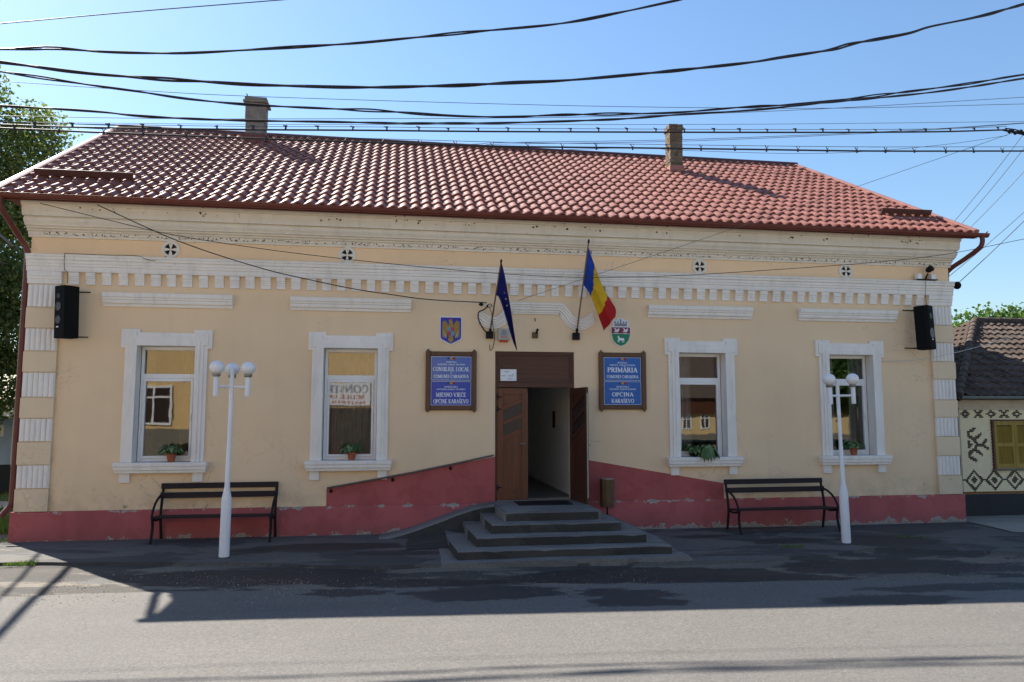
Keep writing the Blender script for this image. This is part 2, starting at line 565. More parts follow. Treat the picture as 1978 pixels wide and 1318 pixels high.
# ------------------------------------------------------------------ ground, road, pavement
def edge_y(x):
    """front edge of the pavement beside the building"""
    pts = [(-16, -1.75), (-8, -1.9), (-5, -2.2), (-3, -2.65), (2.3, -2.75), (4.0, -2.5), (5.2, -2.1), (6.6, -2.35), (9, -3.3), (16, -3.6)]
    for (a, b), (c, d) in zip(pts, pts[1:]):
        if a <= x <= c: return b + (d - b) * smooth((x - a) / (c - a)) + .07 * mnoise.noise((x * 1.7, 3.1, 0)) + .03 * mnoise.noise((x * 7, 1.1, 0))
    return pts[0][1] if x < -8 else pts[-1][1]


def road_y(x):
    return -4.0 + .05 * mnoise.noise((x * .9, 8.0, 0)) + .03 * mnoise.noise((x * 5, 2.0, 0)) - .02 * x * (0 if x < -6 else .6)


def sheet(name, x0, x1, nx, ya, yb, ny, zf, mat, parent=None):
    b = MB(); P = []
    for i in range(nx + 1):
        x = x0 + (x1 - x0) * i / nx
        a = ya(x) if callable(ya) else ya
        c = yb(x) if callable(yb) else yb
        P.append([(x, a + (c - a) * j / ny, zf(x, a + (c - a) * j / ny)) for j in range(ny + 1)])
    b.grid(P)
    return b.build(name, mat, parent, 60)


def bumpy(x, y, k=.012): return k * mnoise.noise((x * 1.1, y * 1.6, 0)) + k * .5 * mnoise.noise((x * 4, y * 4, 5))


ROAD_SPOTS = [(-1.35, -4.30, .95, .36), (.25, -4.62, .62, .40), (.35, -4.98, .55, .16), (3.35, -5.08, 1.0, .24), (5.0, -4.55, 1.7, .2), (-3.0, -4.2, .55, .2)]
APRON_SPOTS = [(.9, -3.4, 2.0, .5), (-4.4, -3.05, 1.9, .55), (-2.2, -3.6, 1.3, .25), (4.6, -3.1, 1.7, .5), (2.6, -3.75, 1.0, .35), (7.2, -3.9, 1.6, .3)]
PAVE_SPOTS = [(-3.5, -1.15, 1.1, .35), (-2.55, -1.75, .8, .18), (3.95, -1.4, .8, .26), (5.9, -1.55, .9, .5), (-4.6, -1.3, .5, .2), (2.7, -.9, .5, .2)]
m_ground = ground_mat('dry_earth', (.20, .17, .125), (.10, .09, .06), [], .5, .5, 60, (.24, .21, .16))
m_road = ground_mat('bleached_asphalt', (.137, .128, .118), (.028, .030, .034), ROAD_SPOTS, 0, .8, 75, crack=.12)
m_apron = ground_mat('broken_asphalt', (.140, .124, .104), (.022, .022, .025), APRON_SPOTS, .7, 1.2, 45, (.215, .180, .138))
m_pave = ground_mat('worn_pavement', (.118, .112, .106), (.034, .034, .036), PAVE_SPOTS, .6, .6, 80, (.145, .132, .112))
m_conc = ground_mat('pale_concrete', (.33, .30, .255), (.18, .165, .14), [], .3, .4, 110)

gb = MB()
S_ = 900.0
xs = [-S_, -200, -60, -30, -16, -12, -8, -4, 0, 4, 8, 12, 16, 30, 60, 200, S_]
ys = [-S_, -200, -60, -30, -20, -14, -10, -8, -6, -5, -4, -3, -2, -1, 0, 1, 3, 6, 12, 20, 40, 80, 200, S_]
gb.grid([[(x, y, ground_z(x, y) - .16) for y in ys] for x in xs])
tag(gb.build('ground', m_ground, None, 60), None, kind='structure')
tag(sheet('road', -40, 44, 168, -13.6, road_y, 40, lambda x, y: g_road(x) + bumpy(x, y, .007), m_road), None, kind='structure')
tag(sheet('verge_strip', -40, 44, 168, lambda x: road_y(x) - .25, lambda x: edge_y(x) + .03, 12,
          lambda x, y: ground_z(x, y) + bumpy(x, y, .012) - .022 - .022 * smooth((y - road_y(x)) / 1.2), m_apron), None, kind='structure')
pv = sheet('pavement', -8.75, 44, 200, edge_y, .02, 14, lambda x, y: ground_z(x, y) + bumpy(x, y, .006), m_pave)
tag(pv, None, kind='structure')
kb = MB()
P = []
for i in range(261):
    x = -8.75 + 52.75 * i / 260
    y = edge_y(x)
    z = ground_z(x, y) + bumpy(x, y, .006)
    P.append([(x, y + .03, z + .001), (x, y - .004, z - .004), (x, y - .016, z - .09)])
kb.grid(P)
kb.build('pavement_edge', m_pave, pv, 60)
tag(sheet('left_path', -30, -8.75, 60, -1.9, .9, 12, lambda x, y: ground_z(x, y) - .01 + bumpy(x, y, .01), m_apron), None, kind='structure')
tag(sheet('far_path', -30, -8.7, 40, 4.6, 6.0, 4, lambda x, y: .0 + bumpy(x, y, .01), m_conc), None, kind='structure')
tag(sheet('opposite_pavement', -40, 44, 60, -30, -13.6, 10, lambda x, y: g_road(x) + .1, m_conc), None, kind='structure')  # unseen paving, made pale to bounce warm light onto the facade
cs = MB()
cs.grid([[(x, y, ground_z(x, y) + .014) for y in (-1.2 - .4 * (x - 8.6) / 6, -.6, 0, .3, .62)] for x in (8.62, 9.2, 10, 11, 12.5, 15)])
tag(cs.build('sun_patch_slab', m_conc, None, 40), None, kind='structure')  # pale slab colour stands in for a sunlit patch of ground

# loose grit along the road edge
b = MB(); rg = random.Random(21)
for _ in range(5200):
    x = rg.uniform(-9.5, 9.0) if rg.random() < .5 else rg.uniform(-9.5, -3.5)
    y = road_y(x) + rg.gauss(.35, .55)
    if y > edge_y(x) - .01 or y < -5.6: continue
    if mnoise.noise((x * .9, y * 1.3, 4)) < -.05: continue
    r = rg.uniform(.004, .009) * (1.7 if rg.random() < .06 else 1)
    z = (g_road(x) + bumpy(x, y, .007)) if y < road_y(x) else ground_z(x, y) + bumpy(x, y, .012) - .022 - .022 * smooth((y - road_y(x)) / 1.2)
    q = [(x + r * math.cos(a) * rg.uniform(.7, 1.2), y + r * math.sin(a) * rg.uniform(.7, 1.2), z - .002) for a in (0, 1.57, 3.14, 4.71)]
    b.add(q + [(x + rg.uniform(-.3, .3) * r, y, z + r * rg.uniform(.6, 1.0))], [(0, 1, 4), (1, 2, 4), (2, 3, 4), (3, 0, 4)])
tag(b.build('gravel', pbr('pale_grit', (.30, .26, .20), .95, .35, 30)), 'loose grit scattered along the edge of the road', 'gravel', None, 'stuff')

# ------------------------------------------------------------------ town hall
hall = thing('town_hall', 'cream single-storey building with red tile roof and pink plinth', 'building')
XL, XR = -8.56, 8.56
DEPTH = 9.2
WIN = [-6.345, -3.29, 3.215, 6.285]
WZ0, WZ1 = 1.24, 3.21
WH = .475
DX0, DX1, DZ0, DZ1 = -.725, .745, .49, 3.185
RIDGE_Y, RIDGE_Z = 4.45, 8.60
EAVE_Y, EAVE_Z = -.55, 5.605
SLOPE = (RIDGE_Z - EAVE_Z) / (RIDGE_Y - EAVE_Y)


def roof_z(y): return EAVE_Z + SLOPE * (y - EAVE_Y)


# walls with real openings
b = MB()
hx = [XL]
for c in WIN: hx += [c - WH, c + WH]
hx = sorted(hx + [DX0, DX1, XR])
hz = sorted([-.3, DZ0, WZ0, DZ1, WZ1, 5.5])
def is_open(x, z):
    if any(abs(x - c) < WH for c in WIN) and WZ0 < z < WZ1: return True
    return DX0 < x < DX1 and DZ0 < z < DZ1
for i in range(len(hx) - 1):
    for j in range(len(hz) - 1):
        if not is_open((hx[i] + hx[i + 1]) / 2, (hz[j] + hz[j + 1]) / 2):
            b.add([(hx[i], 0, hz[j]), (hx[i + 1], 0, hz[j]), (hx[i + 1], 0, hz[j + 1]), (hx[i], 0, hz[j + 1])], [(0, 1, 2, 3)])
            b.add([(hx[i], .45, hz[j]), (hx[i + 1], .45, hz[j]), (hx[i + 1], .45, hz[j + 1]), (hx[i], .45, hz[j + 1])], [(3, 2, 1, 0)])
for x0, x1, z0, z1 in [(c - WH, c + WH, WZ0, WZ1) for c in WIN] + [(DX0, DX1, DZ0, DZ1)]:
    b.add([(x0, 0, z0), (x0, .45, z0), (x0, .45, z1), (x0, 0, z1), (x1, 0, z0), (x1, .45, z0), (x1, .45, z1), (x1, 0, z1)],
          [(3, 2, 1, 0), (4, 5, 6, 7), (0, 1, 5, 4), (7, 6, 2, 3)])
ridge_in = roof_z(RIDGE_Y) - .35
for x in (XL, XR):
    b.add([(x, 0, -.3), (x, DEPTH, -.3), (x, DEPTH, 5.5), (x, RIDGE_Y, ridge_in), (x, 0, 5.5)], [(0, 1, 2, 3, 4) if x == XL else (4, 3, 2, 1, 0)])
b.add([(XL, DEPTH, -.3), (XR, DEPTH, -.3), (XR, DEPTH, 5.5), (XL, DEPTH, 5.5)], [(3, 2, 1, 0)])
b.build('wall', M['wall'], hall)

# rooms and hall behind the openings
b = MB()
b.box(XL + .3, -.95, .46, 5.0, .44, .46); b.box(.95, XR - .3, .46, 5.0, .44, .46)
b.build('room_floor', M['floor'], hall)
b = MB()
for x0, x1 in ((XL + .3, -1.0), (1.0, XR - .3)):
    b.box(x0, x1, 4.6, 4.7, .46, 3.6); b.box(x0, x1, .46, 4.6, 3.6, 3.7)
b.box(XL + .2, XL + .3, .46, 4.7, .44, 3.7); b.box(XR - .3, XR - .2, .46, 4.7, .44, 3.7)
b.box(-4.85, -4.75, .46, 4.6, .46, 3.6); b.box(4.7, 4.8, .46, 4.6, .46, 3.6)
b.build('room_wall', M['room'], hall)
b = MB()
b.box(-1.0, -.86, .46, 6.5, .44, 3.7); b.box(.86, 1.0, .46, 6.5, .44, 3.7); b.box(-.86, .86, 6.4, 6.5, .48, 3.5); b.box(-.86, .86, .46, 6.4, 3.5, 3.6)
b.build('hall_wall', M['hall'], hall)
b = MB(); b.box(-.86, .86, .14, 6.4, .44, .485); b.build('hall_floor', M['floor'], hall)
b = MB(); b.box(.835, .858, 2.2, 2.36, 1.75, 2.1); b.build('notice_frame', M['iron'], hall)

# plinth, painted skirting panels
b = MB()
PZ = .468
def plinth_part(x0, x1):
    n = max(2, int((x1 - x0) / .25))
    Pp = []
    for i in range(n + 1):
        x = x0 + (x1 - x0) * i / n
        o = .004 * mnoise.noise((x * 2, 0, 4))
        Pp.append([(x, -.058 + o, -.25), (x, -.058 + o, PZ - .012), (x, -.048 + o, PZ), (x, .001, PZ + .004)])
    b.grid([r[::-1] for r in Pp])
plinth_part(XL - .055, DX0 - .001)
plinth_part(DX1 + .001, XR + .055)
b.add([(XL - .055, -.058, -.25), (XL - .055, 4, -.25), (XL - .055, 4, PZ), (XL - .055, -.058, PZ)], [(0, 3, 2, 1)])
b.add([(XR + .055, -.058, -.25), (XR + .055, 4, -.25), (XR + .055, 4, PZ), (XR + .055, -.058, PZ)], [(0, 1, 2, 3)])
b.add([(XL - .055, -.05, PZ), (XL - .055, 4, PZ), (XL + .01, 4, PZ + .002), (XL + .01, -.05, PZ + .002)], [(0, 3, 2, 1)])
b.build('plinth', M['pink'], hall, 40)
b = MB()
b.prism([(-3.655, PZ), (DX0 - .001, PZ), (DX0 - .001, 1.285), (-3.655, .765)], -.012, .002)
b.build('painted_panel', M['pink'], hall)
b = MB()
b.prism([(DX1 + .001, PZ), (3.6, PZ), (3.6, .755), (1.05, 1.20), (DX1 + .001, 1.255)], -.012, .002)
b.build('painted_panel', M['pink'], hall)

# cornices: profiles of (y, z), swept along the facade
prof = [(0, 5.005), (-.035, 5.005), (-.035, 5.035), (-.055, 5.05), (-.06, 5.095), (-.10, 5.10), (-.105, 5.118), (-.085, 5.122), (-.085, 5.134), (-.135, 5.137), (-.145, 5.165),
        (-.19, 5.17), (-.195, 5.19), (-.235, 5.235), (-.25, 5.285), (-.225, 5.29), (-.225, 5.305), (-.295, 5.308), (-.297, 5.335), (-.31, 5.37), (-.325, 5.47), (-.36, 5.475), (-.365, 5.60), (0, 5.60)]
b = MB(); b.sweep_x(prof[::-1], XL - .05, XR + .05); b.build('top_cornice', M['cornice'], hall, None, .007)
prof = [(0, 4.42), (-.075, 4.42), (-.085, 4.45), (-.085, 4.50), (-.10, 4.51), (-.10, 4.545), (-.112, 4.555), (-.112, 4.60), (-.135, 4.615), (-.135, 4.655), (-.15, 4.665), (-.15, 4.70), (0, 4.712)]
b = MB(); b.sweep_x(prof[::-1], XL - .03, XR + .03); b.build('band_cornice', M['white'], hall, None, .005)
# peach frieze between the cornices
b = MB(); b.box(XL - .004, XR + .004, -.006, .001, 4.7125, 5.004); b.build('frieze', M['frieze'], hall)
# dentils
dm = MB()
dm.sweep_x([(0, 4.215), (-.040, 4.215), (-.040, 4.275), (-.048, 4.285), (-.048, 4.312), (-.058, 4.318), (-.058, 4.345), (-.072, 4.352), (-.072, 4.418), (0, 4.418)][::-1], -.075, .075)
dmesh = dm.mesh('dentil', M['white'])
n_d = 62
for i in range(n_d):
    x = -7.86 + 15.72 * i / (n_d - 1)
    instance('dentil', dmesh, hall, (x + rnd.uniform(-.006, .006), 0, rnd.uniform(-.004, .004)), (0, 0, 0), (rnd.uniform(.93, 1.07), rnd.uniform(.9, 1.1), 1))

# remains of swallows' nests under the top cornice
b = MB()
def blob(c, r):
    k = 5
    vs_ = [(c[0] + r * math.cos(6.283 * i / k) * rnd.uniform(.6, 1.2), c[1] - .002, c[2] + r * math.sin(6.283 * i / k) * rnd.uniform(.6, 1.2)) for i in range(k)]
    b.add(vs_ + [(c[0], c[1] - r * .7, c[2])], [((i + 1) % k, i, k) for i in range(k)])
x = -8.35
while x < 8.5:
    d = .5 + .5 * mnoise.noise((x * 1.3, 0, 2))
    for q in range(2 + int(3 * d)):
        blob((x + rnd.uniform(-.045, .045), -.058, 5.062 + rnd.uniform(-.022, .024)), rnd.uniform(.006, .017))
    if rnd.random() < .6: blob((x + rnd.uniform(-.03, .03), 0, 4.985 + rnd.uniform(-.02, .012)), rnd.uniform(.006, .014))
    if rnd.random() < .5: blob((x, -.107, 5.11 + rnd.uniform(-.01, .01)), rnd.uniform(.003, .007))
    x += rnd.choice((.09, .1, .11, .16))
for _ in range(110):
    x = rnd.uniform(-8.3, 8.5)
    if mnoise.noise((x * .8, 5, 0)) > -.1: blob((x, -.326, 5.43 + rnd.uniform(-.04, .04)), rnd.uniform(.007, .024))
    if rnd.random() < .35: blob((x, -.366, 5.55 + rnd.uniform(-.05, .04)), rnd.uniform(.006, .018))
    if rnd.random() < .25: blob((x, -.29, 5.32 + rnd.uniform(-.01, .01)), rnd.uniform(.006, .014))
    if rnd.random() < .15: blob((x, -.15, rnd.uniform(4.5, 4.69)), rnd.uniform(.005, .009))
b.build('nest_marks', M['mud'], hall, None, 0, 'stuff')

# corner pilasters
def pilaster(xa, xb, outer):
    b = MB(); b.box(xa, xb, -.03, .001, PZ + .004, 4.215)
    p = b.build('pilaster', M['quoin'], hall)
    zs_ = [.472, .845, 1.225, 1.60, 1.98, 2.325, 2.735, 3.085, 3.465, 3.815, 4.20]
    for k in range(10):
        z0, z1 = zs_[k] + .006, zs_[k + 1] - .006
        if k % 2 == 0:
            b = MB(); b.box(xa - .004, xb + .004, -.064 + rnd.uniform(-.004, .004), -.0305, z0, z1); b.build('block', M['quoin'], p, None, .006)
        else:
            b = MB(); b.box(xa + .006, xb - .006, -.045, -.0302, z0, z1)
            nf = 6; w = (xb - xa - .02) / nf
            for q in range(nf):
                cx = xa + .01 + w * (q + .5); Pp = []
                for t in range(9):
                    a = math.pi * t / 8
                    Pp.append([(cx - math.cos(a) * w * .47, -.045 - math.sin(a) * .030, z) for z in (z0 + .004, z1 - .004)])
                b.grid([r[::-1] for r in Pp])
                b.add([r[1] for r in Pp], [list(range(9))]); b.add([r[0] for r in Pp], [list(range(8, -1, -1))])
            b.build('fluted_block', M['white'], p, 50)
    b = MB()
    b.sweep_x([(0, 4.215), (-.052, 4.215), (-.056, 4.25), (-.056, 4.285), (-.068, 4.295), (-.068, 4.33), (-.08, 4.345), (-.08, 4.418), (0, 4.418)][::-1], xa - .015, xb + .015)
    b.build('capital', M['white'], p, None, .004)
pilaster(XL, -8.06, -1)
pilaster(8.06, XR, 1)

# label mouldings over the windows
for c in (-6.345, -3.295, 3.21, 6.275):
    b = MB()
    b.sweep_x([(0, 3.855), (-.03, 3.858), (-.035, 3.885), (-.04, 3.905), (-.07, 3.91), (-.078, 3.935), (-.078, 3.965), (-.095, 3.975), (-.10, 4.005), (-.115, 4.015), (-.12, 4.085), (0, 4.095)][::-1], c - 1.045, c + 1.045)
    b.build('lintel_moulding', M['white'], hall, None, .004)

# windows
def window(cx, curtain):
    fr = MB(); y0, y1 = .16, .225
    z0, z1 = 1.25, 3.2
    fr.box(cx - .455, cx - .405, y0, y1, z0, z1); fr.box(cx + .405, cx + .455, y0, y1, z0, z1)
    fr.box(cx - .405, cx + .405, y0, y1, 3.14, z1); fr.box(cx - .405, cx + .405, y0, y1, z0, 1.30)
    fr.box(cx - .405, cx + .405, y0, y1, 2.655, 2.735)
    fr.box(cx - .402, cx - .365, y0 - .018, y1 - .01, 1.302, 2.653); fr.box(cx + .365, cx + .402, y0 - .018, y1 - .01, 1.302, 2.653)
    fr.box(cx - .365, cx + .365, y0 - .018, y1 - .01, 2.605, 2.653); fr.box(cx - .365, cx + .365, y0 - .018, y1 - .01, 1.302, 1.345)
    w = fr.build('window', M['pvc'], hall, None, .004)
    for za, zb, h, yy in ((2.735, 3.14, .405, .195), (1.345, 2.605, .365, .185)):
        g = MB(); g.add([(cx - h, yy, za), (cx + h, yy, za), (cx + h, yy, zb), (cx - h, yy, zb)], [(0, 1, 2, 3)])
        g.build('pane', M['glass'], w)
    hd = MB(); hd.box(cx + .375, cx + .393, y0 - .05, y0 - .019, 1.93, 2.05); hd.build('handle', M['pvc'], w)
    s = MB()
    A = [(-.66, 1.251), (-.66, 3.16), (-.73, 3.16), (-.73, 3.48), (-.43, 3.48), (-.43, 3.425), (.43, 3.425), (.43, 3.48), (.73, 3.48), (.73, 3.16), (.66, 3.16), (.66, 1.251),
         (.465, 1.251), (.465, 3.2), (-.465, 3.2), (-.465, 1.251)]
    B = [(-.60, 1.251), (-.60, 3.215), (-.67, 3.215), (-.67, 3.425), (-.48, 3.425), (-.48, 3.365), (.48, 3.365), (.48, 3.425), (.67, 3.425), (.67, 3.215), (.60, 3.215), (.60, 1.251),
         (.4651, 1.251), (.4651, 3.2001), (-.4651, 3.2001), (-.4651, 1.251)]
    Bm = [(-.545, 1.251), (-.545, 3.29), (.545, 3.29), (.545, 1.251), (.4652, 1.251), (.4652, 3.2002), (-.4652, 3.2002), (-.4652, 1.251)]
    s.prism([(cx + x, z) for x, z in A], -.045, .001)
    s.prism([(cx + x, z) for x, z in B], -.066, -.045)
    s.prism([(cx + x, z) for x, z in Bm], -.080, -.066)
    s.box(cx - .474, cx - .464, -.079, .16, 1.251, 3.199); s.box(cx + .464, cx + .474, -.079, .16, 1.251, 3.199); s.box(cx - .464, cx + .464, -.079, .16, 3.199, 3.209)
    s.build('surround', M['white'], w, None, .004)
    k = MB()
    k.box(cx - .735, cx + .735, -.16, .16, 1.185, 1.25); k.box(cx - .725, cx + .725, -.145, 0, 1.125, 1.184)
    k.box(cx - .71, cx + .71, -.115, 0, 1.075, 1.124)
    for sgn in (-1, 1): k.box(cx + sgn * .575 - .082, cx + sgn * .575 + .082, -.05, .001, .915, 1.074)
    k.build('sill', M['white'], w, None, .006)
    for (xa, xb, zt, mt, fold, yy) in curtain:
        c = MB(); Pp = []
        n = int((xb - xa) / .012)
        for i in range(n + 1):
            x = xa + (xb - xa) * i / n
            Pp.append([(cx + x + .01 * math.sin(z * 2 + x * 9), yy + .030 * math.sin(x * fold + .6 * math.sin(x * 7 + z * .4)), z) for z in (1.0, 1.6, 2.3, zt)])
        c.grid(Pp); c.build('curtain', M[mt], w, 60)
    return w
wins = [window(WIN[0], [(.10, .60, 3.3, 'curtain_brown', 75, .40), (-.62, -.30, 3.3, 'curtain_brown', 80, .42)]),
        window(WIN[1], [(-.62, .62, 3.3, 'curtain', 60, .40)]),
        window(WIN[2], [(-.62, -.05, 3.3, 'curtain', 52, .43)]),
        window(WIN[3], [(-.62, -.10, 3.3, 'curtain', 48, .38), (.2, .62, 3.3, 'curtain', 55, .4)])]
for w_, l_ in zip(wins, ('window next to the left pilaster', 'window between the left bench and the door', 'window between the door and the right bench', 'window behind the right lamp post')):
    w_['label'] = l_

# round vents in the frieze
def vent(x, z):
    b = MB(); Mx = Matrix.Translation((x, -.0065, z)) @ Matrix.Rotation(R_(90), 4, 'X')
    b.lathe([(.10, .001), (.155, .001), (.155, .012), (.145, .022), (.108, .024), (.10, .010), (.10, .001)], 28, (0, 0, 0), Mx, False)
    v = b.build('vent', M['cornice'], hall, 40)
    d = MB(); d.lathe([(.001, .002), (.104, .002), (.104, .004), (.001, .004)], 24, (0, 0, 0), Mx); d.build('dark_opening', M['iron'], v)
    p = MB()
    for k in range(4):
        a = R_(90 * k)
        Mq = Mx @ Matrix.Rotation(a, 4, 'Z')
        pts = [(-.008, 0), (.008, 0), (.018, .05), (.030, .082), (.022, .103), (-.022, .103), (-.030, .082), (-.018, .05)]
        vs_ = [Mq @ Vector((q[0], q[1], .006)) for q in pts] + [Mq @ Vector((q[0], q[1], .016)) for q in pts]
        p.add(vs_, [list(range(8, 16))] + [(i, (i + 1) % 8, (i + 1) % 8 + 8, i + 8) for i in range(8)])
    p.build('petal_grille', M['cornice'], v)
for x in (-6.36, -3.39, 3.23, 6.29): vent(x, 4.865)

# moulding over the door
top = [(-1.04, 3.915), (-.96, 3.855), (-.86, 3.80), (-.77, 3.795), (-.69, 3.835), (-.62, 3.92), (-.56, 4.00), (-.49, 4.06), (-.40, 4.075), (0, 4.075)]
top = top + [(-x, z) for x, z in top[-2::-1]]
cur = catmull([(x, 0, z) for x, z in top], 5)
prof = [(0, 0), (.115, 0), (.115, .035), (.095, .045), (.095, .075), (.075, .085), (.075, .125), (.05, .135), (.05, .165), (.03, .175), (.03, .20), (0, .205)]
b = MB(); Pp = []
for i, p in enumerate(cur):
    t = (cur[min(i + 1, len(cur) - 1)] - cur[max(i - 1, 0)]).normalized()
    nrm = Vector((t.z, 0, -t.x))
    nrm = (nrm * .55 + Vector((0, 0, -1)) * .45).normalized()
    Pp.append([(p.x + .03 + nrm.x * d, -y, p.z + nrm.z * d) for y, d in prof])
b.grid([r[::-1] for r in Pp]); b.add(Pp[0], [list(range(len(prof)))]); b.add(Pp[-1], [list(range(len(prof) - 1, -1, -1))])
b.build('door_moulding', M['white'], hall, 35)

# doorway
fy0, fy1 = .03, .13
b = MB()
b.box(DX0 + .001, DX0 + .045, fy0, fy1, DZ0, DZ1 - .001); b.box(DX1 - .045, DX1 - .001, fy0, fy1, DZ0, DZ1 - .001)
b.box(DX0 + .045, DX1 - .045, fy0, fy1, DZ1 - .06, DZ1 - .001); b.box(DX0 + .045, DX1 - .045, fy0 - .01, fy1, 2.53, 2.615)
door = b.build('door', M['doordark'], hall, None, .005)
b = MB(); b.box(DX0 + .045, DX1 - .045, fy0 + .03, fy1 - .02, 2.615, DZ1 - .06)
b.build('transom_panel', M['doordark'], door)
b = MB()
for z in (2.615, DZ1 - .085): b.box(DX0 + .05, DX1 - .05, fy0 + .012, fy0 + .03, z + .002, z + .024)
for x in (DX0 + .05, DX1 - .075): b.box(x, x + .025, fy0 + .011, fy0 + .03, 2.64, DZ1 - .086)
b.build('transom_beading', M['doordark'], door)
b = MB(); b.box(DX0 + .045, DX1 - .045, .0, .14, DZ0 - .005, DZ0 + .022); b.build('threshold', M['steel'], door)

def leaf(w, flip):
    """door leaf in local coordinates, hinge at x = 0, front towards -y; returns mesh parts"""
    h0, h1, th = .0, 2.0, .045
    st = .105
    sx = -1 if flip else 1
    def X(x): return sx * x
    fr, gl, pn = MB(), MB(), MB()
    def bx(m, a, c, y0, y1, z0, z1): m.box(min(X(a), X(c)), max(X(a), X(c)), y0, y1, z0, z1)
    bx(fr, 0, st, 0, th, h0, h1); bx(fr, w - st, w, 0, th, h0, h1)
    bx(fr, st, w - st, .0, th, h0, .13); bx(fr, st, w - st, .0, th, h1 - .11, h1)
    i0, i1 = st, w - st
    rise = (i1 - i0) * .42
    def dia(m, za, zb, y0, y1):   # slanting band, rising away from the hinge
        m.prism([(X(i0), za), (X(i1), za + rise), (X(i1), zb + rise), (X(i0), zb)], y0, y1)
    dia(fr, 1.065, 1.135, .001, th); dia(fr, 1.335, 1.395, .001, th); dia(fr, 1.60, 1.67, .001, th)
    dia(gl, 1.135, 1.335, .02, .03); dia(gl, 1.395, 1.60, .02, .03)
    pn.prism([(X(i0), .13), (X(i1), .13), (X(i1), 1.065 + rise), (X(i0), 1.065)], .014, .032)
    pn.prism([(X(i0 + .045), .18), (X(i1 - .045), .18), (X(i1 - .045), 1.0 + rise), (X(i0 + .045), 1.0)], .004, .014)
    pn.prism([(X(i0), 1.67), (X(i1), 1.67 + rise), (X(i1), h1 - .11), (X(i0), h1 - .11)], .014, .032)
    return fr, gl, pn
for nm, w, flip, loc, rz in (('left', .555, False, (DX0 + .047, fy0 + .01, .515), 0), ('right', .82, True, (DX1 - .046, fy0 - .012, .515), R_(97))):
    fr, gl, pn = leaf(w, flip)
    dm_ = M['door'] if nm == 'left' else M['doorshade']
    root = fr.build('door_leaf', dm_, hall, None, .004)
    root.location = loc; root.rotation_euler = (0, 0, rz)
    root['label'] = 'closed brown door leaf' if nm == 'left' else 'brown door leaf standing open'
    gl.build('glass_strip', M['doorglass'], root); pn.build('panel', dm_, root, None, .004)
    k = MB()
    for z in (.22, 1.62, 1.84): k.tube([(.0, -.012, z - .05), (.0, -.012, z + .05)], .012, 8); k.box(*((.0, .075) if not flip else (-.075, 0)), -.006, .0, z - .012, z + .012)
    k.build('hinge', M['iron'], root)
    e = MB(); xw = w if not flip else -w
    e.box(min(xw, xw + (.004 if not flip else -.004)), max(xw, xw + (.004 if not flip else -.004)), .012, .034, .1, 1.9)
    e.build('lock_strip', M['steel'], root)
    k = MB(); hx_ = (w - .055) * (1 if not flip else -1)
    k.tube([(hx_, -.0, 1.0), (hx_, -.045, 1.0), (hx_ + (-.09 if not flip else .09), -.05, 1.0)], .009, 8); k.build('handle', M['steel'], root)

# ---------------- roof
roof = MB()
VX0 = -8.93
def verge_r(y): return 8.80 + (7.92 - 8.80) * (y - EAVE_Y) / (RIDGE_Y - EAVE_Y)
roof.add([(VX0, EAVE_Y + .05, roof_z(EAVE_Y + .05) - .07), (8.75, EAVE_Y + .05, roof_z(EAVE_Y + .05) - .07), (7.88, RIDGE_Y, RIDGE_Z - .07), (VX0, RIDGE_Y, RIDGE_Z - .07)], [(0, 1, 2, 3)])
yb = DEPTH + .5
roof.add([(VX0, yb, EAVE_Z - .07), (8.75, yb, EAVE_Z - .07), (7.88, RIDGE_Y, RIDGE_Z - .07), (VX0, RIDGE_Y, RIDGE_Z - .07)], [(3, 2, 1, 0)])
roof.add([(8.75, EAVE_Y + .05, roof_z(EAVE_Y + .05) - .07), (8.75, yb, EAVE_Z - .07), (7.88, RIDGE_Y, RIDGE_Z - .07)], [(0, 1, 2)])
roof.add([(VX0, -.36, 5.60), (8.75, -.36, 5.60), (8.75, yb, 5.601), (VX0, yb, 5.601)], [(3, 2, 1, 0)])
roof = roof.build('roof', M['ridge'], hall)
TP, TS = .2005, .352                     # tile pitch along the eave, row spacing up the slope
sl = math.hypot(RIDGE_Y - EAVE_Y, RIDGE_Z - EAVE_Z)
cy, cz = (RIDGE_Y - EAVE_Y) / sl, (RIDGE_Z - EAVE_Z) / sl
def wave(u):
    cr = .67                       # longer flank up to the crest, shorter one down
    return -.025 * math.cos(math.pi * u / cr) if u < cr else .025 * math.cos(math.pi * (u - cr) / (1 - cr))
def tile_pts():
    us = [k / 11 for k in range(12)]; rows = []
    for v, lift in ((TS + .03, .0), (TS * .5, .014), (.006, .034), (0.0, .028), (.006, -.006)):
        rows.append([(u, v + (.25 * wave(u) if v < .1 else 0), wave(u) + lift) for u in us])
    return rows
TPTS = tile_pts()
def tile_world(col, row):
    s0 = row * TS
    out = []
    for r in TPTS:
        out.append([(VX0 + (col + u) * TP, EAVE_Y + (s0 + v) * cy - h * cz, EAVE_Z + (s0 + v) * cz + h * cy) for u, v, h in r])
    return out
tm = MB(); tm.grid([[(u * TP, v * cy - h * cz, v * cz + h * cy) for u, v, h in r][::-1] for r in TPTS])
tmesh = tm.mesh('tile', M['tile'], 50)
cells = []
ncol = int((8.8 - VX0) / TP) + 1
nrow = int(sl / TS) + 1
CH = [(-6.0, -5.56, 3.82, 4.22), (3.91, 4.23, 3.12, 3.44)]
for r_i in range(nrow):
    for c_i in range(ncol):
        x = VX0 + c_i * TP; s = r_i * TS; y = EAVE_Y + s * cy
        if x > verge_r(y): continue
        if r_i == nrow - 1 and s + TS > sl + .4: continue
        whole = x + TP < verge_r(y + TS * cy) and s + TS < sl
        d = (Vector((x, y, EAVE_Z + s * cz)) - EYE).length
        cells.append((d, c_i, r_i, whole))
cells.sort()
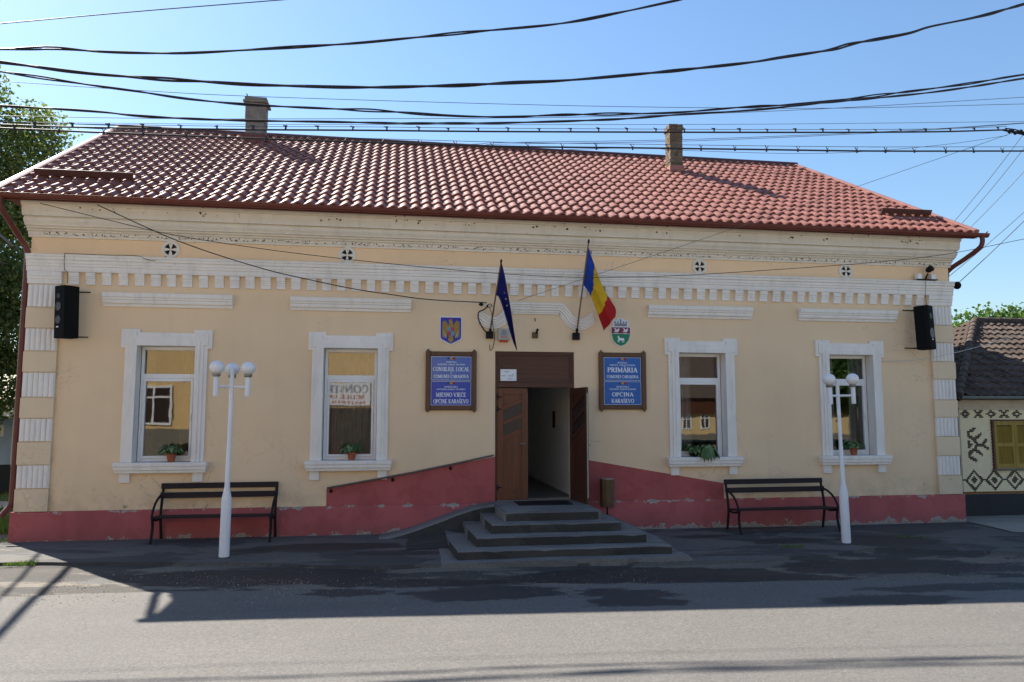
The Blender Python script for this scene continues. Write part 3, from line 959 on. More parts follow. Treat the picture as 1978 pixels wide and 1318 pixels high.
single = set((c, r) for d, c, r, wh in [q for q in cells if q[3]][:300])
rest = MB()
for d, c_i, r_i, wh in cells:
    if (c_i, r_i) in single:
        instance('tile', tmesh, roof, (VX0 + c_i * TP, EAVE_Y + r_i * TS * cy + rnd.uniform(-.006, .006), EAVE_Z + r_i * TS * cz + rnd.uniform(-.003, .004)), (rnd.uniform(-.012, .012), 0, 0))
    else:
        P = tile_world(c_i, r_i)
        jy, jz = rnd.uniform(-.006, .006), rnd.uniform(-.003, .004)
        P = [[(x, y + jy, z + jz) for x, y, z in row] for row in P]
        Q = []
        for row in P:
            q = []
            for p in row:
                x, y, z = p
                if y > RIDGE_Y: z -= 2 * (y - RIDGE_Y) * SLOPE * .5; y = RIDGE_Y
                q.append((min(x, verge_r(y)), y, min(z, RIDGE_Z + .06)))
            Q.append(q[::-1])
        rest.grid(Q)
tag(rest.build('tiles', M['tile'], roof, 50), None, kind='stuff')
# ridge and verge trims
b = MB(); b.tube([(VX0 - .02, RIDGE_Y, RIDGE_Z + .01), (7.95, RIDGE_Y, RIDGE_Z + .01)], .085, 12); b.build('ridge_cap', M['ridge'], roof, 40)
for (xa, xb, dx) in ((VX0, VX0, -1), (8.80, 7.92, 1)):
    b = MB()
    A_ = Vector((xa, EAVE_Y - .02, EAVE_Z)); B_ = Vector((xb, RIDGE_Y, RIDGE_Z))
    up = Vector((0, -cz, cy)); o = Vector((dx, 0, 0))
    ring = lambda p: [p - o * .10 + up * .055, p - o * .05 + up * .068, p + o * .012 + up * .062, p + o * .018 + up * .05, p + o * .016 - up * .12, p + o * .004 - up * .12, p - o * .10 + up * .035]
    a_, c_ = ring(A_), ring(B_)
    if dx > 0: a_, c_ = [p for p in a_], [p for p in c_]
    b.add(a_ + c_, [(i, (i + 1) % 7, (i + 1) % 7 + 7, i + 7) for i in range(7)] + [list(range(6, -1, -1)), list(range(7, 14))])
    b.build('verge_trim', M['verge'], roof, None)
# snow guards on the lower corners of the slope
for xa, xb, yg in ((-8.72, -7.12, .32), (7.36, 8.50, .34)):
    b = MB(); z = roof_z(yg)
    up = Vector((0, -cz, cy)); al = Vector((0, cy, cz))
    for x0, x1, a0, a1, u0, u1 in ((xa, xb, 0, .012, .05, .16), (xa, xb, .012, .13, .05, .062)):
        c = Vector((0, yg, z))
        p = [c + al * a + up * u + Vector((x, 0, 0)) for x in (x0, x1) for a in (a0, a1) for u in (u0, u1)]
        b.add(p, [(0, 1, 3, 2), (4, 6, 7, 5), (0, 4, 5, 1), (2, 3, 7, 6), (1, 5, 7, 3), (0, 2, 6, 4)])
    b.build('snow_guard', M['ridge'], roof)
# chimneys
x0, x1, y0, y1 = CH[0]
b = MB()
for i, (za, zb) in enumerate(((7.7, 8.33), (8.33, 8.70), (8.70, 9.16))):
    g = .012 * (i % 2)
    b.box(x0 + g, x1 - g, y0 + g, y1 - g, za, zb)
ch = b.build('chimney', M['chimney'], hall, None, .012)
ch['label'] = 'grey rendered chimney with a slab cap'
b = MB(); b.box(x0 - .05, x1 + .06, y0 - .05, y1 + .05, 9.16, 9.21); b.box(x0 - .02, x1 + .03, y0 - .02, y1 + .02, 9.21, 9.29); b.build('cap', M['chimney'], ch, None, .012)
b = MB(); b.tube([(x0 + .05, y0 + .1, 9.28), (x0 + .0, y0 + .1, 9.40)], .012, 6); b.build('rebar_stub', M['iron'], ch)
b = MB(); b.prism([(x0 - .03, roof_z(y0) - .1), (x1 + .03, roof_z(y0) - .1), (x1 + .012, roof_z(y0) + .2), (x0 - .012, roof_z(y0) + .2)], y0 - .03, y0 + .3); b.build('flashing', M['gutter'], ch)
x0, x1, y0, y1 = CH[1]
b = MB(); b.box(x0 + .008, x1 - .008, y0 + .008, y1 - .008, 7.3, 8.93)
ch = b.build('chimney', M['mortar'], hall)
ch['label'] = 'narrow weathered brick chimney'
bm_ = MB(); bm_.box(-.5, .5, -.5, .5, -.5, .5); bmesh_ = bm_.mesh('brick', M['brick'])
cs_ = .072; zc = 7.70; k = 0
def brick(x, y, z, lx, ly, lz):
    o = instance('brick', bmesh_, ch, (x + rnd.uniform(-.004, .004), y + rnd.uniform(-.004, .004), z), (0, 0, rnd.uniform(-.02, .02)), (lx, ly, lz))
while zc < 8.95:
    if zc > 8.80: e = .028 if zc < 8.87 else .05
    else: e = 0.0
    if zc > 8.86 and e: e = .012
    w, dpt = (x1 - x0) + 2 * e, (y1 - y0) + 2 * e
    cx_, cy_ = (x0 + x1) / 2, (y0 + y1) / 2
    lz = cs_ - .013
    hw = .10
    if k % 2 == 0:
        brick(cx_ - w / 4 - .002, cy_ - dpt / 2 + hw / 2, zc + lz / 2, w / 2 - .012, hw, lz); brick(cx_ + w / 4 + .002, cy_ - dpt / 2 + hw / 2, zc + lz / 2, w / 2 - .012, hw, lz)
        for sx in (-1, 1): brick(cx_ + sx * (w / 2 - hw / 2), cy_ + hw / 2, zc + lz / 2, hw, dpt - hw - .014, lz)
    else:
        brick(cx_, cy_ - dpt / 2 + hw / 2, zc + lz / 2, w - 2 * hw - .02, hw, lz)
        for sx in (-1, 1):
            brick(cx_ + sx * (w / 2 - hw / 2), cy_ - dpt / 4, zc + lz / 2, hw, dpt / 2 - .012, lz); brick(cx_ + sx * (w / 2 - hw / 2), cy_ + dpt / 4, zc + lz / 2, hw, dpt / 2 - .012, lz)
    zc += cs_; k += 1
b = MB(); b.prism([(x0 - .03, roof_z(y0) - .1), (x1 + .03, roof_z(y0) - .1), (x1 + .014, roof_z(y0) + .16), (x0 - .014, roof_z(y0) + .16)], y0 - .03, y0 + .3)
b.box(x0 - .02, x1 + .02, y0 - .02, y1 + .02, roof_z(y0) - .1, roof_z(y0) + .13); b.build('flashing', pbr('pale_red_flashing', (.33, .13, .10), .5), ch)

# gutter and downpipes
b = MB(); gy, gz, gr = -.60, 5.565, .062
Pp = []
for x in (VX0 - .05, 8.98):
    ring = []
    for k in range(9):
        a = math.pi + math.pi * k / 8
        ring.append((x, gy + gr * math.cos(a), gz + gr * math.sin(a)))
    ring += [(x, gy + (gr - .006) * math.cos(math.pi + math.pi * (8 - k) / 8), gz + (gr - .006) * math.sin(math.pi + math.pi * (8 - k) / 8)) for k in range(9)]
    Pp.append(ring)
n = len(Pp[0])
b.add(Pp[0] + Pp[1], [(i, i + n, (i + 1) % n + n, (i + 1) % n) for i in range(n)] + [list(range(n)), list(range(2 * n - 1, n - 1, -1))])
gut = b.build('gutter', M['gutter'], hall, 50)
b = MB(); b.tube([(VX0 - .05, gy - gr - .002, gz + .004), (8.98, gy - gr - .002, gz + .004)], .010, 8); b.build('rim', M['gutter'], gut)
b = MB()
for i in range(24):
    x = -8.6 + i * .74
    b.box(x, x + .025, gy - gr - .004, EAVE_Y + .06, gz + .012, gz + .018)
b.build('bracket', M['gutter'], gut)
b = MB(); b.box(VX0, 8.78, EAVE_Y + .045, EAVE_Y + .06, 5.50, 5.62); b.build('fascia', M['gutter'], hall)
pa = catmull([(-8.80, gy, gz - .04), (-8.80, gy, gz - .14), (-8.78, gy + .06, gz - .26), (-8.72, gy + .28, gz - .46), (-8.68, gy + .46, gz - .62), (-8.615, -.03, gz - .80), (-8.615, -.01, 4.3), (-8.615, -.01, 2.5), (-8.615, -.01, .72), (-8.63, -.03, .58), (-8.67, -.09, .49), (-8.71, -.14, .42)], 6)
b = MB(); b.tube(pa, .045, 12); dp = b.build('downpipe', M['gutter'], hall, 50)
for z in (1.2, 2.9, 4.4):
    b = MB(); b.tube([(-8.615, -.01, z), (-8.615, -.01, z + .03)], .051, 12)
    b.build('clamp', M['gutter'], dp)
pa = catmull([(8.86, gy, gz - .04), (8.86, gy, gz - .15), (8.83, gy + .05, gz - .26), (8.74, gy + .32, gz - .42), (8.66, gy + .66, gz - .58), (8.645, .14, gz - .75), (8.645, .16, 4.0), (8.645, .16, 2.0), (8.645, .16, .2)], 6)
b = MB(); b.tube(pa, .045, 12); b.build('downpipe', M['gutter'], hall, 50)
b = MB(); b.tube([(8.93, gy + .02, gz), (9.02, gy + .03, gz + .07)], .012, 6); b.build('gutter_hook', M['gutter'], gut)
# ------------------------------------------------------------------ entrance steps and ramp
steps = thing('entrance_steps', 'worn concrete entrance steps rising to the open door', 'steps', (0, -1.2, 0))
def rough_slab(x0, x1, y0, y1, z0, z1, xb0, xb1, amp=.012):
    """step block, front edge from x0 to x1 and back edge from xb0 to xb1, with a chipped front arris"""
    b = MB(); n = 40; rows = []
    for i in range(n + 1):
        t = i / n
        x = x0 + (x1 - x0) * t; xb = xb0 + (xb1 - xb0) * t
        c = max(0, mnoise.noise((x * 3.2, y0 * 9, z1 * 7))) ** 2 * .10 + .004
        e = amp * mnoise.noise((x * 2.0, y0, z1))
        rows.append([(xb, y1, z1), (x, y0 + .04 + c, z1 + e * .3), (x, y0 + c * .9, z1 - .006 + e * .3), (x, y0, z1 - .012 - c * .8), (x, y0 + .006, z0)])
    b.grid([r[:4] for r in rows]); b.cur = 1; b.grid([r[3:] for r in rows])
    for r, rev in ((rows[0], True), (rows[-1], False)):
        q = r + [(r[0][0], r[0][1], z0)]
        b.add(q, [list(range(6)) if not rev else list(range(5, -1, -1))])
    return b
for z0, z1, (xa, xb, yf), (ba, bb, yb_) in ((-.25, .105, (-1.60, 1.60, -1.32), (-1.66, 1.66, -.40)), (.105, .24, (-1.30, 1.31, -1.02), (-1.35, 1.36, -.22)),
                                            (.24, .375, (-1.03, 1.01, -.71), (-1.06, 1.04, -.1)), (.375, .51, (-.76, .73, -.40), (-.80, .79, 1.13))):
    b = rough_slab(xa, xb, yf, yb_, z0 - .02, z1, ba, bb)
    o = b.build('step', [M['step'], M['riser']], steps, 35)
b = MB(); b.box(-.80, .79, -.39, 1.135, -.2, .505); b.box(-1.34, 1.35, -.3, 1.13, -.2, .235); b.box(-1.05, 1.03, -.3, 1.132, .0, .37); b.box(-1.65, 1.65, -.5, 1.128, -.3, .10)
b.build('core', M['step'], steps)
b = MB()
rows = []
for i in range(13):
    t = i / 12
    x = -2.75 + 1.96 * t
    z = -.02 + .52 * smooth(t * .88 + .06) * 1.02
    wv = .44 + .06 * mnoise.noise((x * 2, 0, 0))
    rows.append([(x, 1.14, z), (x, .90, z - .003), (x, 1.14 - wv, z - .008), (x, 1.14 - wv - .02, z - .03), (x - .02, 1.14 - wv - .07, -.12)])
b.grid([r[:4] for r in rows]); b.cur = 1; b.grid([r[3:] for r in rows])
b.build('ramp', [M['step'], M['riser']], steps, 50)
b = MB(); FX = [-1.95 + .15 * k for k in range(27)]
def foot(x, y, k): return -.16 if k == 0 or abs(x) > 1.9 else -.022 + .012 * (1 - abs(x) / 2.0) + bumpy(x, y, .006)
b.grid([[(x + .06 * mnoise.noise((y * 3, x, 1)), y, foot(x, y, k)) for k, y in enumerate((-1.545 + .05 * mnoise.noise((x * 2, 0, 0)), -1.54 + .05 * mnoise.noise((x * 2, 0, 0)), -1.3, -.9, -.3))] for x in FX])
b.build('footing', M['step'], steps, 60)
b = MB(); b.grid([[(x, y, (.30 - .13 * (-x - .8) * 1.6) * max(0, min(1, (y + .35) / 1.0)) - .02) for y in (-.35, .1, .4, .72)] for x in (-2.3, -2.0, -1.7, -1.4, -1.1, -.8)])
b.build('rubble_fill', M['riser'], steps, 60)
b = MB(); b.box(-.42, .52, .42, .98, .511, .522); b.build('door_mat', M['iron'], steps, None, .004)

# handrail fixed along the pink skirting
hr = thing('handrail', 'thin brown handrail sloping along the wall left of the door', 'handrail', (-2.2, 0, .7))
pa = [(-1.44, -.075, .085), (-.6, -.075, .225), (0, -.075, .33), (.7, -.075, .465), (1.44, -.075, .615)]
b = MB(); b.tube(pa, .017, 10); b.build('rail', M['rail'], hr, 60)
for x, z in ((-1.38, .075), (-.33, .25), (.68, .44)):
    b = MB(); b.tube([(x, -.075, z), (x, -.06, z - .045), (x, -.012, z - .05)], .008, 8); b.lathe([(.001, 0), (.03, 0), (.03, .01), (.001, .01)], 14, (0, 0, 0), Matrix.Translation((x, -.012, z - .05)) @ Matrix.Rotation(R_(90), 4, 'X'))
    b.build('bracket', M['iron'], hr, 50)

# litter bin
bn = thing('litter_bin', 'small brown metal litter bin on a post beside the steps', 'bin', (1.25, -.32, -.06))
b = MB(); b.box(-.012, .012, -.012, .012, 0, .95); b.build('post', M['iron'], bn)
b = MB(); b.lathe([(.105, .46), (.125, .47), (.135, .95), (.128, .955), (.122, .948), (.10, .48)], 10); b.build('body', M['bin'], bn, 25).scale = (1, .85, 1)
b = MB(); b.lathe([(.127, .952), (.138, .952), (.138, .968), (.127, .968)], 10); b.build('rim', M['steel'], bn).scale = (1, .85, 1)

# ------------------------------------------------------------------ benches
def bench(label, x, y, z, w, rz):
    t = thing('park_bench', label, 'bench', (x, y, z), rz, 'dark benches along the facade')
    # local: x across, y = 0 back, -y front
    for sx in (-1, 1):
        b = MB(); xx = sx * (w / 2 - .03)
        back = catmull([(xx, .02, 0), (xx, -.02, .18), (xx, -.05, .36), (xx, -.03, .55), (xx, .06, .90)], 6)
        front = catmull([(xx, -.52, 0), (xx, -.47, .12), (xx, -.44, .25), (xx, -.45, .34), (xx, -.47, .40)], 6)
        arm = catmull([(xx, .02, .72), (xx, -.12, .70), (xx, -.30, .62), (xx, -.42, .50), (xx, -.46, .40)], 6)
        bar = catmull([(xx, -.05, .36), (xx, -.24, .345), (xx, -.47, .385)], 6)
        for q in (back, front): b.tube(q, .023, 8)
        b.tube(bar, .019, 8); b.build('side_frame', M['iron'], t, 60)
        a = MB(); a.tube([p + Vector((sx * .012, 0, 0)) for p in arm], .019, 8); a.build('armrest', M['iron'], t, 60)
    smesh = MB(); smesh.box(-w / 2, w / 2, -.045, .045, -.015, .015)
    sm_ = smesh.mesh('slat', M['slat'])
    def slat(name, y, z, rx, hgt=1.0):
        o = instance(name, sm_, t, (rnd.uniform(-.006, .006), y, z), (rx, rnd.uniform(-.004, .004), 0), (1, hgt, 1))
        md = o.modifiers.new('bevel', 'BEVEL'); md.width = .006; md.segments = 2
    slat('backrest_slat', .035, .865, R_(80), 1.0); slat('backrest_slat', -.005, .715, R_(80), 1.05)
    for k in range(4): slat('seat_slat', -.085 - .108 * k, .385 + .008 * k, R_(-2))
    return t
bench('dark park bench on the left, behind the three-globe lamp post', -5.385, -.10, ground_z(-5.4, -.3), 1.88, R_(-.6))
bench('dark park bench on the right, between the two right-hand windows', 4.49, -.27, ground_z(4.5, -.4), 1.98, R_(1.2))

# ------------------------------------------------------------------ lamp posts
def lamp(label, x, y, z, angs, L, tilt):
    t = thing('street_lamp', label, 'lamp post', (x, y, z), 0, 'white globe lamp posts on the pavement')
    t.rotation_euler = (0, R_(tilt), 0)
    b = MB()
    b.lathe([(.073, -.08), (.073, .0), (.071, .80), (.067, .85), (.042, .97), (.037, 1.03), (.034, 1.6), (.030, 1.62), (.030, 2.72), (.025, 2.74), (.001, 2.745)], 20)
    b.build('post', M['lamp'], t, 40)
    b = MB(); b.box(-.030, .030, -.0755, -.066, .25, .55); b.build('access_door', M['lamp'], t, None, .004)
    b = MB(); b.lathe([(.075, -.02), (.092, -.02), (.090, .004), (.075, .010)], 16, (0, 0, 0), None); b.build('base_collar', M['riser'], t, 40)
    for a in angs:
        dx, dy = L * math.cos(R_(a)), L * math.sin(R_(a))
        c = MB(); c.tube([(0, 0, 2.46), (dx, dy, 2.46)], .020, 10); ar = c.build('arm', M['lamp'], t, 50)
        c = MB(); c.lathe([(.036, 2.32), (.036, 2.60), (.030, 2.61)], 14, (dx, dy, 0)); c.build('holder', M['lamp'], ar, 40)
        c = MB(); c.lathe([(.045, 2.60), (.058, 2.615), (.060, 2.64), (.05, 2.65)], 16, (dx, dy, 0)); c.build('collar', M['steel'], ar, 40)
        c = MB(); c.sphere((dx, dy, 2.735), .103, 28, .098); c.build('globe', M['globe'], ar, 80)
    return t
lamp('white lamp post with three globes in front of the left bench', -4.92, -1.84, ground_z(-4.92, -1.84), (-18, 102, 222), .25, .55)
lamp('white lamp post with globes in front of the right bench', 4.98, -1.68, ground_z(4.98, -1.68), (-33, 87, 207), .24, -1.0)

# ------------------------------------------------------------------ lettering: a small serif alphabet made of strokes
TK, TN = .175, .095
def arc(cx, cy, rx, ry, a0, a1, n=10, k=1.0):
    out = []
    for i in range(n):
        a, b_ = R_(a0 + (a1 - a0) * i / n), R_(a0 + (a1 - a0) * (i + 1) / n)
        out.append((cx + rx * math.cos(a), cy + ry * math.sin(a), cx + rx * math.cos(b_), cy + ry * math.sin(b_), (TN + (TK - TN) * abs(math.cos((a + b_) / 2)) ** 1.5) * k))
    return out
def sf(x, y, l=.34): return (x - l / 2, y, x + l / 2, y, .07)
def stem(x, w=TK, a=0, c=1): return [(x, a, x, c, w), sf(x, .03), sf(x, .97)]
def glyphs():
    g = {}
    g['A'] = (.80, [(.10, 0, .40, 1, TN), (.38, 1, .70, 0, TK), (.2, .33, .58, .33, TN), sf(.10, .03, .26), sf(.70, .03, .3)])
    g['C'] = (.76, arc(.42, .5, .33, .47, 48, 312, 14) + [(.66, .62, .66, .92, .05)])
    g['D'] = (.80, stem(.17) + arc(.22, .5, .48, .47, -90, 90, 12))
    g['E'] = (.70, stem(.17) + [(.17, .97, .60, .97, TN), (.17, .51, .48, .51, TN), (.17, .03, .63, .03, TN), (.60, .78, .60, .99, .05), (.63, .01, .63, .25, .05), (.48, .4, .48, .62, .05)])
    g['I'] = (.42, stem(.21))
    g['J'] = (.46, [(.26, .1, .26, 1, TK), sf(.26, .97), (.26, .12, .06, -.06, TN)])
    g['K'] = (.80, stem(.17) + [(.2, .42, .62, .97, TN), (.32, .57, .70, .02, TK), sf(.64, .97, .28), sf(.70, .03, .26)])
    g['L'] = (.68, stem(.17) + [(.17, .03, .60, .03, TN), (.60, .01, .60, .27, .05)])
    g['M'] = (1.0, [(.15, 0, .15, 1, TN), (.15, 1, .48, .06, TK), (.48, .06, .82, 1, TN), (.82, 0, .82, 1, TK), sf(.15, .03, .24), sf(.82, .03), sf(.12, .97, .22), sf(.86, .97, .24)])
    g['N'] = (.82, [(.16, 0, .16, 1, TN), (.14, 1, .66, .04, TK), (.66, 0, .66, 1, TN), sf(.16, .03, .24), sf(.66, .97, .24), sf(.12, .97, .2)])
    g['O'] = (.84, arc(.42, .5, .34, .47, 0, 360, 18))
    pp = stem(.17) + arc(.26, .74, .34, .23, -90, 90, 9) + [(.17, .97, .28, .97, TN), (.17, .51, .28, .51, TN)]
    g['P'] = (.68, pp)
    g['R'] = (.78, pp + [(.34, .5, .68, .03, TK), sf(.70, .03, .22)])
    g['S'] = (.60, arc(.30, .735, .21, .225, 40, 250, 9, .9) + [(.16, .62, .44, .40, TK)] + arc(.30, .265, .22, .225, -140, 70, 9, .9) + [(.49, .72, .49, .95, .05), (.1, .05, .1, .28, .05)])
    g['T'] = (.70, [(.35, 0, .35, 1, TK), sf(.35, .03), (.06, .97, .64, .97, TN), (.06, .76, .06, .99, .05), (.64, .76, .64, .99, .05)])
    g['U'] = (.82, [(.18, .3, .18, 1, TK), (.66, .3, .66, 1, TN), sf(.18, .97), sf(.66, .97, .24)] + arc(.42, .32, .24, .30, 180, 360, 9))
    g['V'] = (.80, [(.10, 1, .41, 0, TK), (.40, 0, .70, 1, TN), sf(.12, .97, .3), sf(.70, .97, .24)])
    g['Z'] = (.70, [(.1, .97, .6, .97, TN), (.1, .03, .62, .03, TN), (.58, .96, .12, .04, TK), (.1, .76, .1, .98, .05), (.62, .02, .62, .25, .05)])
    g['-'] = (.4, [(.06, .42, .34, .42, .09)])
    g[' '] = (.36, [])
    def ext(ch, base, strokes): g[ch] = (g[base][0], g[base][1] + strokes)
    ext('Ć', 'C', [(.38, 1.08, .54, 1.28, .08)])
    for ch, bs, cx in (('Š', 'S', .3), ('Ž', 'Z', .36)): ext(ch, bs, [(cx - .15, 1.28, cx, 1.1, .07), (cx, 1.1, cx + .15, 1.28, .07)])
    ext('Ă', 'A', arc(.4, 1.27, .15, .15, 190, 350, 6, .6)); ext('Â', 'A', [(.25, 1.08, .4, 1.25, .06), (.4, 1.25, .55, 1.08, .06)])
    ext('Ș', 'S', [(.33, -.1, .25, -.28, .08)]); ext('Ț', 'T', [(.38, -.1, .30, -.28, .08)])
    return g
GL = glyphs()
def text_line(b, s, cx, z, h, y, width=None, bold=1.0):
    tw = sum(GL[c][0] for c in s)
    sx = h if width is None else width / tw
    x = cx - tw * sx / 2
    lay = 0
    for ch in s:
        w, st = GL[ch]
        for (x0, y0, x1, y1, wd) in st:
            p0 = Vector((x + x0 * sx, z + y0 * h)); p1 = Vector((x + x1 * sx, z + y1 * h))
            d = p1 - p0
            if d.length < 1e-6: continue
            # line width keeps the stem weight along x and y
            nx, nz = -d.y / d.length, d.x / d.length
            hw = wd * .5 * bold
            o = Vector((nx * hw * sx, nz * hw * h))
            lay += 1
            yy = y - .00003 * (lay % 24)
            b.add([(p0.x - o.x, yy, p0.y - o.y), (p1.x - o.x, yy, p1.y - o.y), (p1.x + o.x, yy, p1.y + o.y), (p0.x + o.x, yy, p0.y + o.y)], [(0, 1, 2, 3)])
        x += w * sx

# ------------------------------------------------------------------ name boards
def board(label, cx, z0, z1, w, panels, grp):
    t = thing('name_board', label, 'sign', (cx, 0, z0), 0, grp)
    H = z1 - z0; f = .082
    b = MB(); b.box(-w / 2, w / 2, -.03, -.001, 0, H); b.build('back_board', M['signwood'], t)
    for nm, (xa, xb, za, zb) in (('rail', (-w / 2 + f, w / 2 - f, 0.004, f)), ('rail', (-w / 2 + f, w / 2 - f, H - f, H - .004)), ('stile', (-w / 2 - .005, -w / 2 + f, -.01, H + .012)), ('stile', (w / 2 - f, w / 2 + .005, -.01, H + .012))):
        c = MB(); c.box(xa, xb, -.062 if nm == 'rail' else -.068, -.0305, za, zb); c.build(nm, M['signwood'], t, None, .01)
    for sx in (-1, 1):
        for zz in (-.02, H + .022):
            c = MB(); c.sphere((sx * (w / 2 - .035), -.048, zz), .020, 12); c.build('knob', M['signwood'], t, 60)
    ph = (H - 2 * f - .014) / 2
    for k, (mt, lines) in enumerate(panels):
        zb = H - f - .004 - k * (ph + .008) - ph
        pw = w - 2 * f - .008
        c = MB(); c.box(-pw / 2, pw / 2, -.040, -.0302, zb, zb + ph)
        p = c.build('panel', M[mt], t)
        e = MB(); o = .006; tk = .006
        for xa, xb, za, zc in ((-pw / 2 + o, pw / 2 - o, zb + o, zb + o + tk), (-pw / 2 + o, pw / 2 - o, zb + ph - o - tk, zb + ph - o), (-pw / 2 + o, -pw / 2 + o + tk, zb + o + tk, zb + ph - o - tk), (pw / 2 - o - tk, pw / 2 - o, zb + o + tk, zb + ph - o - tk)):
            e.add([(xa, -.0412, za), (xb, -.0412, za), (xb, -.0412, zc), (xa, -.0412, zc)], [(0, 1, 2, 3)])
        e.build('white_border', M['print'], p)
        fl = MB(); fy = zb + ph - .055
        for q in range(3):
            fl.cur = q; fl.add([(-.075 + q * .05, -.0414, fy), (-.025 + q * .05, -.0414, fy), (-.025 + q * .05, -.0414, fy + .032), (-.075 + q * .05, -.0414, fy + .032)], [(0, 1, 2, 3)])
        fl.build('tricolour_mark', M['tricolor'], p)
        e = MB()
        for s, zr, hh, ww in lines: text_line(e, s, 0, zb + zr * ph, hh * ph, -.0416, ww * pw, 1.15)
        e.build('lettering', M['print'], p, None, 0, 'stuff')
    return t
top_l = [('ROMÂNIA', .735, .055, .26), ('JUDEȚUL CARAȘ-SEVERIN', .635, .055, .68)]
bot_l = [('RUMUNJSKA', .735, .055, .33), ('ŽUPANIJA KARAŠ-SEVERIN', .635, .055, .70)]
board('framed blue name board with four large text lines, left of the door', -1.525, 2.115, 3.165, .90,
      [('blue1', top_l + [('CONSILIUL LOCAL', .39, .165, .90), ('AL', .295, .05, .06), ('COMUNEI CARAȘOVA', .11, .13, .86)]),
       ('blue2', bot_l + [('MJESNO VJEĆE', .36, .165, .74), ('OPĆINE KARAŠEVO', .09, .165, .86)])], 'framed blue name boards by the door')
board('framed blue name board with larger lettering, right of the door', 1.655, 2.13, 3.185, .895,
      [('blue3', top_l + [('PRIMĂRIA', .36, .20, .80), ('COMUNEI CARAȘOVA', .11, .13, .84)]),
       ('blue3', bot_l + [('OPĆINA', .36, .165, .57), ('KARAŠEVO', .09, .165, .60)])], 'framed blue name boards by the door')

# ------------------------------------------------------------------ coats of arms
def flat(b, poly, y): b.add([(x, y, z) for x, z in poly], [list(range(len(poly)))])
t = thing('eagle_crest', 'blue shield with a golden eagle, above the left name board', 'coat of arms', (-1.535, 0, 3.285))
sh = [(-.20, .515), (.20, .515), (.20, .125), (.175, .09), (0, .0), (-.175, .09), (-.20, .125)]
b = MB(); b.prism(sh, -.020, -.001); b.build('border', M['print'], t)
b = MB(); b.prism([(x * .92, .262 + (z - .262) * .93) for x, z in sh], -.024, -.0201); b.build('field', M['crestblue'], t)
b = MB()
for s in (-1, 1):
    w = [(s * .05, .33), (s * .07, .40), (s * .10, .44), (s * .135, .435), (s * .155, .40), (s * .155, .12), (s * .135, .17), (s * .12, .10), (s * .105, .165), (s * .085, .12), (s * .07, .19)]
    flat(b, w if s < 0 else w[::-1], -.0246)
    for q in range(3): b.prism([(s * (.085 + .025 * q), .20), (s * (.097 + .025 * q), .20), (s * (.103 + .022 * q), .40), (s * (.09 + .022 * q), .40)], -.0275, -.0246)
flat(b, [(-.045, .15), (.045, .15), (.06, .30), (.035, .39), (.03, .43), (-.005, .46), (-.05, .435), (-.03, .42), (-.04, .37), (-.06, .30)], -.0249)
flat(b, [(-.03, .15), (-.055, .09), (0, .035), (.055, .09), (.03, .15)], -.0252)
b.build('golden_eagle', M['gold'], t)
b = MB(); q = MB()
b.box(-.062, -.002, -.029, -.0255, .25, .32); b.box(.0, .062, -.029, -.0255, .17, .247); b.build('blue_quarter', M['skyblue'], t)
q.box(.001, .062, -.029, -.0255, .25, .32); q.box(-.062, -.003, -.029, -.0255, .17, .247); q.box(-.03, .03, -.029, -.0255, .455, .475); q.build('red_quarter', M['crestred'], t)
b = MB()
for s in (-1, 1): b.prism([(s * .135, .25), (s * .143, .26), (s * .088, .125), (s * .08, .13)], -.030, -.0277)
b.build('sword_and_mace', M['print'], t)
t = thing('lamb_crest', 'green and purple shield with a crown and white lamb, above the right name board', 'coat of arms', (1.64, 0, 3.295))
base = [(-.195, .375), (.195, .375), (.195, .24), (.16, .12), (.09, .04), (0, 0), (-.09, .04), (-.16, .12), (-.195, .24)]
crown = [(-.15, .3751), (-.15, .47), (-.13, .505), (-.06, .505), (-.055, .535), (.055, .535), (.06, .505), (.13, .505), (.15, .47), (.15, .3751)]
b = MB(); b.prism(base, -.020, -.001); b.prism(crown, -.020, -.001); b.build('border', M['print'], t)
b = MB(); b.prism([(x * .92, z) for x, z in [(-.195, .365), (.195, .365), (.195, .25), (-.195, .25)]], -.024, -.0201); b.build('purple_chief', M['purple'], t)
b = MB(); b.prism([(-.18, .242), (.18, .242), (.147, .125), (.083, .05), (0, .016), (-.083, .05), (-.147, .125)], -.024, -.0201); b.build('green_field', M['green'], t)
b = MB()
b.box(-.12, .12, -.025, -.0201, .385, .44)
for k in range(5): b.box(-.125 + k * .055, -.095 + k * .055, -.025, -.0201, .445, .48 if k != 2 else .52)
b.box(-.015, .015, -.025, -.0201, .44, .445); b.build('mural_crown', M['stone'], t)
b = MB()
for c in (-.085, .085):
    flat(b, [(c - .05, .27), (c - .015, .285), (c + .03, .275), (c + .05, .31), (c + .06, .345), (c + .03, .34), (c + .005, .315), (c - .01, .345), (c - .055, .345), (c - .02, .325), (c - .03, .30)], -.0248)
    b.box(c - .03, c + .03, -.0252, -.0249, .255, .263)
b.build('silver_birds', M['print'], t)
b = MB()
flat(b, [(-.06, .19), (-.045, .215), (-.03, .185), (-.025, .165), (.05, .165), (.065, .145), (.06, .08), (.05, .08), (.048, .125), (.035, .125), (.03, .08), (.02, .08), (.02, .12), (-.03, .12), (-.035, .08), (-.045, .08), (-.045, .125), (-.06, .09), (-.068, .095), (-.05, .15), (-.055, .175), (-.075, .17)][::-1], -.0248)
b.build('white_lamb', M['print'], t)

